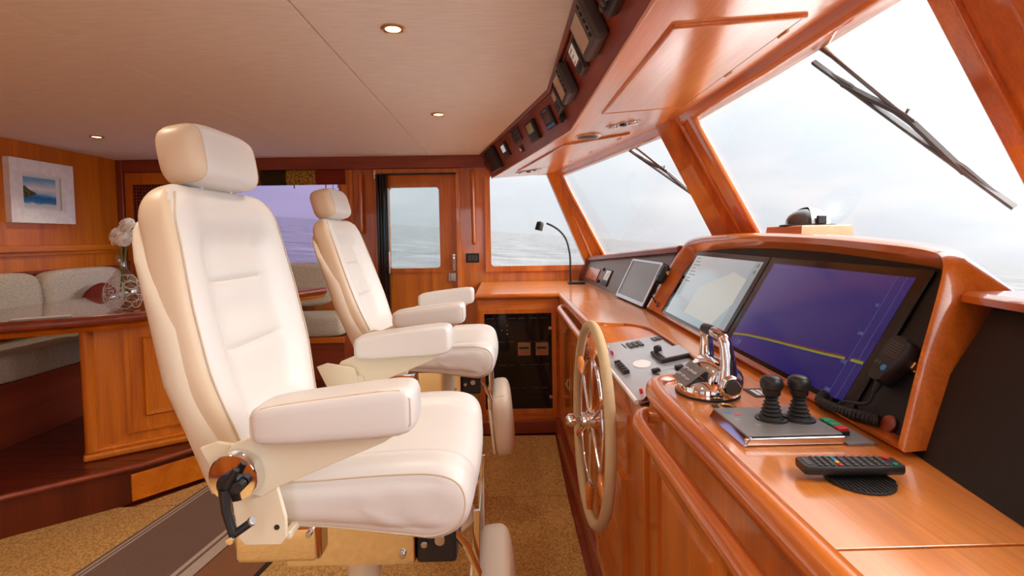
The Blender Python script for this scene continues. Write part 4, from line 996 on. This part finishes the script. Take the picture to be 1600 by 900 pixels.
# ================================================================== HELM CHAIRS
def ss(a, b, v): 
    t = min(max((v-a)/(b-a), 0), 1); return t*t*(3-2*t)
def helm_chair(label, cy, recline, seat_dx, foot_top, foot_dx, back_dx=0):
    X0 = -.35
    o = thing('helm_chair', label, 'chair', (X0, cy, 0), group='helm chairs')
    L = lambda nm, b, m_, p=None: obj(nm, b, m_, p or o, local=True)
    # local coords: x forward (world X + .35), y to port, z up
    # ---- seat
    prof = smooth_path([(-.16, 0, .765), (.05, 0, .742), (.18, 0, .722), (.245, 0, .716), (.292, 0, .745), (.306, 0, .795), (.292, 0, .842), (.25, 0, .864), (.17, 0, .867), (.02, 0, .858), (-.13, 0, .850), (-.165, 0, .82)], 6, True)
    cx, cz = .06, .80; rings = []
    n = 44; HW = .258; R = .035
    for i in range(n+1):
        y = -HW*cos(pi*i/n); k = max(abs(y)-(HW-R), 0)/R; ins = R*(1-sqrt(max(1-k*k, 0)))
        rg = []
        for p in prof:
            hx, hz = (.235, .065); x_ = cx+(p.x-cx)*(hx-ins*.55)/hx; z_ = cz+(p.z-cz)*(hz-ins*.75)/hz
            topw = ss(.80, .85, p.z)
            a = abs(y); z_ -= topw*(.012*(1-ss(.135, .165, a))+.010*exp(-((a-.150)/.008)**2))
            fr_ = ss(.2, .3, p.x); x_ += fr_*.012*cos(y/HW*pi/2)-fr_*.006*exp(-((a-.150)/.008)**2)
            rg.append((x_+seat_dx*ss(-.1, .1, x_), y, z_))
        rings.append(rg)
    for end, s in ((0, -1), (-1, 1)):                # bulged, slightly creased side panels
        base = rings[0] if end == 0 else rings[-1]; extra = []
        for k in (.93, .82, .66, .48, .30, .12):
            lp_ = []
            for p in base:
                x_, z_ = cx+(p[0]-cx)*k, cz+(p[2]-cz)*k
                wr = .0028*sin(75*(x_+.75*z_))*ss(.02, .14, x_)*(1-ss(.235, .275, x_))*(1-ss(.80, .845, z_))
                lp_.append((x_, p[1]+s*(.010*(1-k**4)+wr), z_))
            extra.append(lp_)
        rings = extra[::-1]+rings if end == 0 else rings+extra
    seat = L('seat', loft(rings), 'leather')
    for s in (-1, 1):
        L('seam', tube([(cx+(p.x-cx)*.960+seat_dx*ss(-.1, .1, p.x), s*(HW-.004), cz+(p.z-cz)*.80) for p in prof], .0017, 5, closed=True), 'seam', seat)
    # ---- backrest, built upright then leaned back about its foot
    Mb = T(-.155+back_dx, 0, .858) @ rotm('Y', -recline)
    def halfw(h): return .205+.05*ss(-.02, .22, h)-.018*ss(.30, .52, h)
    def ring_b(h, wf=1.0, d0=0.0):
        w = halfw(h)*wf; d = .115-.02*ss(.2, .5, h)
        d -= d0; out = []; N = 64
        for k in range(N):
            a = 2*pi*k/N; ex = 2/4.2
            cy_ = math.copysign(abs(cos(a))**ex, cos(a)); cx_ = math.copysign(abs(sin(a))**ex, sin(a))
            x_ = -d/2+cx_*d/2-d0*.5; y_ = cy_*w
            if cx_ > .3:
                q = abs(y_)/halfw(h); c = (1-ss(.44, .80, q)); c2 = 1-ss(.40, .50, q)
                dep = ss(.0, .10, h)*(1-ss(.44, .53, h)*.75)
                x_ -= c*.038*dep+.006*dep*exp(-((q-.45)/.03)**2)
                for ht in (.375, .225): x_ -= c2*(.008*exp(-((h-ht)/.005)**2)-.005*exp(-((h-ht-.03)/.03)**2)-.004*exp(-((h-ht+.03)/.03)**2))
            out.append((x_, y_, h))
        return out
    hs = [-.03, -.027, -.02]+[i*.00625 for i in range(0, 81)]
    rg = [ring_b(-.035, .9, .03)]+[ring_b(h) for h in hs]
    top0 = hs[-1]
    for i in range(1, 13):
        a = i/12*pi/2; h = top0+.088*sin(a); q = cos(a)
        rg.append(ring_b(h, .52+.48*q**.85, .092*(1-q**.7)))
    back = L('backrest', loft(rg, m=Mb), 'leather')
    for s in (-1, 1):
        L('seam', tube([(-(.115-.02*ss(.2, .5, h))*.118-.004*ss(.50, .57, h), s*halfw(h)*(.935-.12*ss(.50, .57, h)), h) for h in [i*.02 for i in range(0, 29)]], .0018, 5, m=Mb), 'seam', back)
        sp = [(-.052, s*(halfw(h)-.002)*.998, h) for h in [0, .1, .2, .3, .4, .47]]
    # outer shell behind the cushion
    def shell(h, k=1.0):
        w = (halfw(h)+.006)*k; d = .115-.02*ss(.2, .5, h); fwd = .050*(1-ss(.28, .47, h))+.010; out = []
        N = 40
        for j in range(N+1):
            a = -pi/2+pi*j/N
            yy_ = math.copysign(abs(sin(a))**.42, sin(a))*w; c_ = abs(cos(a))**.5
            out.append((-d+fwd-(fwd+.006)*c_, yy_, h))
        for j in range(N, -1, -1):
            p = out[j]; out.append((p[0]+.012, p[1]*.955, h))
        return out
    L('back_shell', loft([shell(h, k) for h, k in ((-.045, .93), (-.04, .98), (-.02, 1), (.1, 1), (.2, 1), (.3, 1), (.38, 1), (.44, .995), (.475, .975), (.50, .94), (.515, .88), (.525, .8))], m=Mb), 'leather_side')
    # ---- headrest
    Mh = Mb @ T(-.028, 0, .652) @ rotm('Y', 4); HA, HB, HC, HE = .053, .146, .068, 3.9
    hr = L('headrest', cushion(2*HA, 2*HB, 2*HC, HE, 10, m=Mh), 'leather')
    def shade_sides(o_, test):                        # side shade put into the leather colour beyond the seams
        o_.data.materials.append(MAT['leather_shade'])
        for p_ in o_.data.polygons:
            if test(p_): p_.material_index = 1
    shade_sides(back, lambda p_: abs(p_.normal.y) > .48 and p_.normal.y*p_.center.y > 0); shade_sides(hr, lambda p_: abs(p_.center.y) > .111)
    def sec(a, c, e, k, n=40):                     # loop of |x/a|^e+|z/c|^e = k
        o_ = []
        for i in range(n):
            t_ = 2*pi*i/n; cs, sn = cos(t_), sin(t_); r_ = (k/(abs(cs/a)**e+abs(sn/c)**e))**(1/e); o_.append((r_*cs, r_*sn))
        return o_
    for s in (-1, 1):
        L('seam', tube([(p[0], s*.112, p[1]) for p in sec(HA, HC, HE, 1-(.112/HB)**HE)], .0014, 5, closed=True, m=Mh), 'seam', hr)
        L('headrest_post', tube([(-.04, s*.06, .54), (-.034, s*.06, .62)], .006, 8, m=Mb), 'chrome', hr)
    # ---- arms
    for s in (-1, 1):
        y0 = s*.306
        def wedge(c): return V((c.x, c.y, c.z*(.90+.9*c.x)+.012*c.x/.15))
        pad = L('armrest', cushion(.288, .098, .088, 6, 7, m=T(.050, y0, .995), f=wedge), 'leather')
        L('seam', tube([wedge(V((p[0], s*.040, p[1]))) for p in sec(.144, .044, 6, 1-(.040/.049)**6)], .0014, 5, closed=True, m=T(.050, y0, .995)), 'seam', pad)
        br = L('arm_bracket', prism([(-.10, y0-.004, .956), (.165, y0-.004, .960), (.13, y0-.004, .938), (-.06, y0-.004, .862), (-.09, y0-.004, .845), (-.145, y0-.004, .86), (-.16, y0-.004, .905), (-.14, y0-.004, .94)], (0, .010, 0), .002), 'cream_metal')
        L('back_bracket', prism([(-.17, y0*.93, .855), (-.205, y0*.93, .93), (-.175, y0*.93, .94), (-.095, y0*.93, .925), (-.08, y0*.93, .86)], (0, s*.010, 0), .002), 'cream_metal')
        L('seat_bracket', join(prism([(-.155, y0*.955, .90), (-.075, y0*.955, .90), (-.052, y0*.955, .80), (-.052, y0*.955, .765), (-.062, y0*.955, .752), (-.125, y0*.955, .752), (-.138, y0*.955, .765)], (0, s*.010, 0), .002), box(-.062, -.048, min(y0*.955, s*.2), max(y0*.955, s*.2), .755, .90 if False else .77, .003)), 'cream_metal')
        L('bracket_hole', disc((-.068, y0*.955+s*.010, .785), (0, s, 0), .005, .001, 12), 'ink')
        cap = L('pivot_disc', lathe([(.042, 0), (.044, .004), (.044, .022), (.040, .028), (.010, .029)], 32, frame((-.125, y0+s*.004, .892), (1, 0, 0), (0, 0, 1) if s < 0 else (0, 0, -1))), 'chrome')
        if s < 0:
            yy = y0-.033
            L('recline_lever', join(lathe([(.020, 0), (.020, .012), (.012, .018)], 20, frame((-.128, yy+.004, .885), (1, 0, 0), (0, 0, 1))),
              tube([(-.132, yy-.012, .880), (-.128, yy-.016, .845), (-.115, yy-.020, .805)], [.010, .008, .0075], 8), tube([(-.115, yy-.020, .806), (-.090, yy-.014, .822)], .007, 8), tube([(-.128, yy-.01, .885), (-.110, yy-.012, .915)], [.010, .006], 8), tube([(-.108, yy-.002, .885), (-.108, yy-.018, .885)], .010, 10)), 'black', cap)
            L('lever_screw', disc((-.115, yy-.030, .803), (0, -1, 0), .0065, .005, 12), 'chrome', cap); L('lever_tip', disc((-.090, yy-.012, .822), (.8, 0, .6), .008, .006, 12), 'steel', cap)
    # ---- polished base under the seat
    L('seat_plate', box(-.19, -.02, -.228, .228, .668, .748, .012), 'chrome')
    L('base_box', box(-.10, .16, -.20, .20, .642, .738, .004), 'chrome')
    mech = L('footrest_mechanism', box(.16, .243, -.19, .19, .636, .716, .008), 'black')
    for s in (-1, 1):
        for x_, z_, r_ in ((.210, .688, .011), (.178, .680, .007), (.135, .665, .007)): L('bolt', disc((x_, s*.190 if x_ > .16 else s*.200, z_), (0, s, 0), r_, .008, 14), 'steel', mech)
        L('plate_bolt', disc((-.04, s*.228, .728), (0, s, 0), .006, .006, 12), 'steel', mech)
        L('hinge_arm', tube([(.235, s*.178, .70), (.262, s*.17, .66), (.285, s*.165, .60), (.30+foot_dx, s*.16, .50)], .008, 8), 'chrome', mech)
        L('hinge_arm', prism([(.275, s*.135, .72), (.290, s*.135, .72), (.315+foot_dx, s*.135, .50), (.297+foot_dx, s*.135, .50)], (0, s*.008, 0), .002), 'chrome', mech)
    Mf = T(.352+foot_dx, 0, foot_top-.15) @ rotm('Y', -5)
    fp = L('footrest_pad', cushion(.098, .36, .30, 4.0, 8, m=Mf), 'leather_side')
    L('footrest_back', cushion(.016, .345, .27, 6, 5, m=Mf @ T(-.047, 0, 0)), 'cream_metal', fp)
    for s in (-1, 1): L('seam', tube([(p[0], s*.145, p[1]) for p in sec(.049, .15, 4.0, 1-(.145/.18)**4)], .0014, 5, closed=True, m=Mf), 'seam', fp)
    # ---- pedestal
    L('column', tube([(.0, 0, .02), (.0, 0, .40), (.0, 0, .66)], [.042, .042, .038], 24), 'cream_metal')
    L('floor_flange', lathe([(.20, 0), (.20, .012), (.17, .022), (.06, .035), (.05, .06), (.043, .08)], 36), 'cream_metal')
    return o
helm_chair('cream leather helm chair nearest the camera with chrome recline knob and lever', 1.212, 12.5, -.028, .545, -.03)
helm_chair('cream leather helm chair farther away, between near chair and port counter', 2.345, 20, 0, .63, -.02, -.022)

# ================================================================== DINETTE
# table
TZ = .95
tbp = [(-2.80, 2.16), (-2.30, 2.36), (-1.885, 2.64), (-1.66, 3.12), (-1.47, 3.57), (-1.345, 3.84), (-1.50, 3.90), (-2.80, 3.90)]
tb = thing('dinette_table', 'lacquered wooden dinette table with thick rounded edge on the raised platform', 'table', (-2.1, 3.0, .197))
obj('table_top', prism([(a, c, TZ) for a, c in tbp], (0, 0, -.03), .002), 'tabletop', tb)
edge = smooth_path([(a, c, TZ-.022) for a, c in tbp[:6]], 5)
obj('table_edge', tube(edge, .026, 10, sq=(0, 0, 1)), 'darkY', tb)
obj('apron', tube([p+V((-.02, .03, -.035)) for p in edge], .022, 4, sq=(0, 0, 1)), 'teakY', tb)
d_ = V((.83, .56, 0)).normalized(); nrm = V((d_.y, -d_.x, 0))
pc = V((-2.13, 2.62, 0))
def PB(u0, u1, w0, w1, z0, z1, bev=.004): return box(u0, u1, w0, w1, z0, z1, bev, 2, frame(pc, d_, V((0, 0, 1)).cross(d_)))
pd = obj('pedestal', PB(0, .62, 0, .40, .24, .905), 'teakZ', tb)
obj('corner_post', tube([pc+V((0, 0, .24)), pc+V((0, 0, .905))], .028, 10), 'teakZ', pd)
obj('plinth_moulding', join(PB(-.035, .655, -.035, .43, .197, .235, .012), PB(-.02, .64, -.02, .42, .232, .255, .008)), 'teakX', pd)
fm = frame(pc, d_, (0, 0, 1))
def onface(u0, u1, z0, z1, off): return [fm @ V((a, c, off)) for a, c in rrect(u0, u1, z0, z1, .003, 2)]
dd = obj('door_frame', ring(onface(.15, .60, .30, .88, .001), onface(.17, .58, .32, .86, .001), fm.to_3x3() @ V((0, 0, .010))), 'teakZ', pd)
obj('door_panel', loft([onface(.225, .525, .375, .805, .001), onface(.235, .515, .385, .795, .014), onface(.265, .485, .415, .765, .008)]), 'teakZ', dd)
# drawer front in the step
sd = V((.66, .75, 0)).normalized(); so = V((-1.885, 2.525, 0)); sf = frame(so, sd, (0, 0, 1))
tag(obj('step_drawer', box(.01, .36, .02, .155, .002, .018, .003, 2, sf), 'teakX'), 'lighter wooden drawer front set into the platform step', 'drawer')
# settee bases and cushions
sb = thing('settee_base', 'dark wooden L shaped settee base around the dinette table', 'settee', (-2.6, 3.9, .197))
obj('aft_bench', box(-3.165, -2.74, 1.95, 4.32, .198, .545), 'darkY', sb); obj('port_bench', box(-2.74, -1.26, 4.0, 4.32, .198, .545), 'darkX', sb)
obj('bench_trim', box(-2.74, -1.255, 3.985, 4.0, .50, .55, .004), 'cherryX', sb)
ci = 0
for (y0, y1, nm) in ((1.96, 2.71, 'cut off by the left picture edge'), (2.72, 3.40, 'left of the red pillow'), (3.41, 4.0, 'under the red pillow')):
    tag(obj('seat_cushion', cushion(.47, y1-y0, .165, 7, 6, m=T(-2.935, (y0+y1)/2, .628)), 'fabric'), 'woven beige seat cushion on the aft settee '+nm, 'cushion', 'settee seat cushions')
for (y0, y1, nm) in ((1.96, 2.69, 'out at the left picture edge'), (2.70, 3.405, 'under the white framed painting'), (3.415, 4.13, 'behind the red pillow')):
    tag(obj('back_cushion', cushion(.16, y1-y0, .36, 4.5, 7, m=T(-3.075, (y0+y1)/2, .955) @ rotm('Y', -5)), 'fabric'), 'woven beige back cushion on the aft settee '+nm, 'cushion', 'settee back cushions')
for (x0, x1, nm) in ((-2.69, -2.0, 'hidden mostly behind the near chair'), (-1.99, -1.255, 'at the bench end beside the far chair')):
    tag(obj('seat_cushion', cushion(x1-x0, .34, .175, 7, 6, m=T((x0+x1)/2, 4.13, .635)), 'fabric'), 'woven beige seat cushion on the port settee '+nm, 'cushion', 'settee seat cushions')
for (x0, x1, nm) in ((-2.9, -2.14, 'in the corner'), (-2.13, -1.40, 'below the purple window between the chairs')):
    tag(obj('back_cushion', cushion(x1-x0, .14, .36, 4.5, 7, m=T((x0+x1)/2, 4.245, .945) @ rotm('X', 4)), 'fabric'), 'woven beige back cushion on the port settee '+nm, 'cushion', 'settee back cushions')
tag(obj('throw_pillow', cushion(.25, .25, .10, 2.8, 8, m=T(-2.87, 3.70, .895) @ rotm('Z', -12) @ rotm('Y', 72) @ rotm('Z', 30)), 'redfab'), 'maroon red throw pillow leaning on the aft settee', 'pillow')
# papers
tag(obj('paper_sheets', box(-.11, .11, -.03, .03, 0, .004, .001, 1, T(-2.24, 2.50, TZ+.0005) @ rotm('Z', 28)), 'paper'), 'white papers lying on the near edge of the dinette table', 'paper')

# vase with netting, flowers
vx, vy = -2.05, 2.78
vs = thing('glass_vase', 'round clear glass bottle vase wrapped in pale cord netting', 'vase', (vx, vy, TZ))
vp = [(.048, 0), (.066, .01), (.083, .05), (.088, .085), (.080, .125), (.058, .165), (.032, .20), (.021, .225), (.019, .265), (.025, .285)]
def vr(z):
    for (r0, z0), (r1, z1) in zip(vp, vp[1:]):
        if z0 <= z <= z1: return r0+(r1-r0)*(z-z0)/(z1-z0)
    return vp[-1][0]
vpp = [(p.x, p.z) for p in smooth_path([(r, 0, z) for r, z in vp], 3)]
obj('bottle', loft([[(r*cos(2*pi*k/28), r*sin(2*pi*k/28), z) for k in range(28)] for r, z in vpp], True, False, T(vx, vy, TZ+.001)), 'vaseglass', vs)
for j, zc in enumerate((.03, .065, .10, .135, .165)):
    nn = 7
    for i in range(nn):
        a0 = 2*pi*(i+.5*(j % 2))/nn; rr_ = vr(zc)
        lp = []
        for k in range(14):
            a = 2*pi*k/14; z = min(max(zc+.021*sin(a), .004), .19); w = .032*cos(a)/max(vr(z), .03); r = vr(z)+.0015
            lp.append((vx+r*cos(a0+w), vy+r*sin(a0+w), TZ+z))
        obj('netting_loop', tube(lp, .0016, 4, closed=True), 'netting', vs)
def peony(cx_, cy_, cz_, R, label, zb, bend):
    o = thing('white_peony', label, 'flower', (vx, vy, TZ+.1), group='flowers in the vase')
    obj('stem', tube(smooth_path([(vx+.02*bend, vy, TZ+.06), (vx, vy, TZ+.2), (vx+(cx_-vx)*.5, vy+(cy_-vy)*.5, TZ+.3), (cx_, cy_, cz_)], 5), .004, 6), 'leaf', o)
    rnd = random.Random(int(R*1e4))
    for i in range(26):
        ph = i*2.39996; th_ = math.acos(1-1.75*(i+.5)/26); nd = V((sin(th_)*cos(ph), sin(th_)*sin(ph), cos(th_)))
        ax = nd.orthogonal(); mm = frame(V((cx_, cy_, cz_))+nd*R*(.45+.25*rnd.random()), ax, nd.cross(ax)) @ rotm('X', 35+30*rnd.random())
        b_ = bmesh.new(); bmesh.ops.create_uvsphere(b_, u_segments=8, v_segments=5, radius=1)
        for v in b_.verts: v.co = V((v.co.x*R*.55, v.co.y*R*.45, v.co.z*R*.12-(v.co.x**2+v.co.y**2)*R*.2))
        b_.transform(mm); obj('petal', b_, 'petal', o)
peony(-2.005, 2.78, 1.392, .050, 'white peony bloom standing highest above the vase', 0, 1)
peony(-2.035, 2.76, 1.335, .056, 'white peony bloom drooping lower just above the vase neck', 0, -1)

# painting
pa = thing('framed_painting', 'small seascape painting in a wide whitewashed wooden frame', 'painting', (XA, 3.57, 1.45))
Yr = lambda y0, y1, z0, z1, x_: [(x_, a, c) for a, c in rrect(y0, y1, z0, z1, .001, 1)]
y0, y1, z0, z1 = 3.325, 3.812, 1.452, 1.872
MAT['whitewash'] = weave('whitewashed wood', srgb(240, 240, 240), srgb(252, 252, 252), 6, .7, .15, (1, 4, 4), 5)
for k, pts in enumerate((((y0, z0), (y1, z0), (y1-.085, z0+.085), (y0+.085, z0+.085)), ((y1, z0), (y1, z1), (y1-.085, z1-.085), (y1-.085, z0+.085)), ((y1, z1), (y0, z1), (y0+.085, z1-.085), (y1-.085, z1-.085)), ((y0, z1), (y0, z0), (y0+.085, z0+.085), (y0+.085, z1-.085)))):
    obj('frame_board', prism([(XA+.001, a, c) for a, c in pts], (.042, 0, 0), .002), 'whitewash', pa)
obj('inner_frame', ring(Yr(y0+.085, y1-.085, z0+.085, z1-.085, XA+.03), Yr(y0+.095, y1-.095, z0+.095, z1-.095, XA+.03), (.006, 0, 0)), 'whitewash', pa)
obj('mount', box(XA+.012, XA+.02, y0+.08, y1-.08, z0+.08, z1-.08), 'white', pa)
m, t, b = newmat('seascape canvas')
x = t.nodes.new('ShaderNodeTexCoord'); s_ = t.nodes.new('ShaderNodeSeparateXYZ'); t.links.new(x.outputs['Generated'], s_.inputs[0])
nz = t.nodes.new('ShaderNodeTexNoise'); nz.inputs['Scale'].default_value = 4; nz.inputs['Detail'].default_value = 6; t.links.new(x.outputs['Generated'], nz.inputs['Vector'])
ad = t.nodes.new('ShaderNodeMath'); ad.operation = 'MULTIPLY_ADD'; ad.inputs[1].default_value = .22; t.links.new(nz.outputs[0], ad.inputs[0]); t.links.new(s_.outputs['Z'], ad.inputs[2])
rr = t.nodes.new('ShaderNodeValToRGB'); t.links.new(ad.outputs[0], rr.inputs[0]); el_ = rr.color_ramp.elements
el_[0].position = .10; el_[0].color = srgb(226, 224, 210); el_[1].position = 1.0; el_[1].color = srgb(120, 176, 214)
for p, c in ((.18, srgb(214, 232, 236)), (.26, srgb(60, 140, 196)), (.42, srgb(28, 106, 180)), (.52, srgb(80, 160, 205)), (.57, srgb(170, 205, 225)), (.72, srgb(240, 240, 240)), (.85, srgb(196, 214, 228))):
    q = el_.new(p); q.color = c
t.links.new(rr.outputs[0], b.inputs['Base Color']); b.inputs['Roughness'].default_value = .5
cv = obj('canvas', box(XA+.018, XA+.023, y0+.088, y1-.132, z0+.108, z1-.112), m, pa)
obj('painted_headland', prism([(XA+.0232, a, c) for a, c in ((y0+.09, 1.615), (y0+.09, 1.69), (y0+.12, 1.70), (y0+.15, 1.675), (y0+.20, 1.655), (y0+.195, 1.64), (y0+.14, 1.625))], (.0006, 0, 0)), weave('painted green shore', srgb(40, 78, 44), srgb(112, 104, 70), 60, .6, .1), cv)

# lattice cupboard beside the corner post
lc = thing('lattice_cupboard', 'narrow wooden cupboard with dark lattice door beside the aft corner', 'cupboard', (-2.98, YP, 1.16))
obj('frame', ring([(a, YP-.03, c) for a, c in rrect(-3.115, -2.70, 1.16, 1.885, .003, 2)], [(a, YP-.03, c) for a, c in rrect(-3.055, -2.745, 1.21, 1.79, .003, 2)], (0, .028, 0)), 'teakZ', lc)
obj('backing', box(-3.07, -2.74, YP-.012, YP-.004, 1.20, 1.81), 'ink', lc)
for i in range(13): obj('lattice_bar', box(-3.058+.025*i, -3.050+.025*i, YP-.022, YP-.012, 1.20, 1.81), 'darkZ', lc)
for i in range(23): obj('lattice_bar', box(-3.07, -2.74, YP-.026, YP-.020, 1.215+.026*i, 1.223+.026*i), 'darkX', lc)

# window valance
vl = thing('window_valance', 'rolled patchwork fabric valance above the purple window', 'valance', (-1.95, YP-.06, 1.762))
def roll(x0, x1, mm, nm='fabric_panel'):
    sec = [(-.0, 1.884), (-.045, 1.884), (-.062, 1.865), (-.066, 1.82), (-.060, 1.785), (-.045, 1.764), (-.015, 1.765), (0, 1.785)]
    obj(nm, loft([[(x_, YP-.008+a, c) for a, c in sec] for x_ in (x0, x1)]), mm, vl)
F1 = weave('rust fabric', srgb(110, 46, 22), srgb(160, 80, 40), 90, .9, .5); F2 = weave('dark olive fabric', srgb(40, 34, 16), srgb(62, 52, 26), 90, .9, .3)
F3 = weave('gold brocade', srgb(96, 66, 20), srgb(190, 150, 64), 70, .7, .8); F4 = weave('red brown fabric', srgb(108, 36, 20), srgb(136, 54, 32), 90, .9, .3)
for x0, x1, mm in ((-2.62, -2.20, F3), (-2.20, -2.02, F1), (-2.02, -1.985, F1), (-1.985, -1.775, F2), (-1.775, -1.535, F3), (-1.535, -1.30, F4)): roll(x0, x1, mm)
obj('pull_cord', tube([(-1.40, YP-.05, 1.77), (-1.40, YP-.05, 1.55)], .0025, 5), 'ink', vl)
for x_ in (-1.46, -1.36, -1.72): obj('cord_end', tube([(x_, YP-.045, 1.77), (x_, YP-.045, 1.735)], .005, 6), 'darkZ', vl)

# floor rug with woven stripes
m, t, b = newmat('striped woven rug')
x = t.nodes.new('ShaderNodeTexCoord'); s_ = t.nodes.new('ShaderNodeSeparateXYZ'); t.links.new(x.outputs['Object'], s_.inputs[0])
mr = t.nodes.new('ShaderNodeMapRange'); mr.inputs['From Min'].default_value = -.37; mr.inputs['From Max'].default_value = .37; t.links.new(s_.outputs['X'], mr.inputs[0])
rr = t.nodes.new('ShaderNodeValToRGB'); rr.color_ramp.interpolation = 'CONSTANT'; t.links.new(mr.outputs[0], rr.inputs[0]); el_ = rr.color_ramp.elements
dk, ltc, br_ = srgb(128, 100, 84), srgb(206, 186, 168), srgb(150, 98, 60)
el_[0].position = 0; el_[0].color = dk; el_[1].position = .97; el_[1].color = srgb(48, 32, 22)
for p, c in ((.02, ltc), (.035, dk), (.05, ltc), (.062, dk), (.53, ltc), (.555, dk), (.575, ltc), (.65, srgb(60, 44, 34)), (.66, br_)):
    q = el_.new(p); q.color = c
nz = t.nodes.new('ShaderNodeTexNoise'); nz.inputs['Scale'].default_value = 220; t.links.new(x.outputs['Object'], nz.inputs['Vector'])
mu = t.nodes.new('ShaderNodeMixRGB'); mu.blend_type = 'MULTIPLY'; mu.inputs[0].default_value = .5
t.links.new(rr.outputs[0], mu.inputs[1]); t.links.new(nz.outputs[0], mu.inputs[2]); t.links.new(mu.outputs[0], b.inputs['Base Color'])
bp_ = t.nodes.new('ShaderNodeBump'); bp_.inputs['Strength'].default_value = .5; bp_.inputs['Distance'].default_value = .003
t.links.new(nz.outputs[0], bp_.inputs['Height']); t.links.new(bp_.outputs[0], b.inputs['Normal']); b.inputs['Roughness'].default_value = .95
rg_ = obj('floor_rug', box(-.37, .37, -1.1, .66, 0, .006, .002), m, local=True)
rg_.location = (-1.325, 2.10, .0005); rg_.rotation_euler.z = rad(-8.7)
tag(rg_, 'grey brown woven rug with pale stripes on the tan carpet', 'rug')
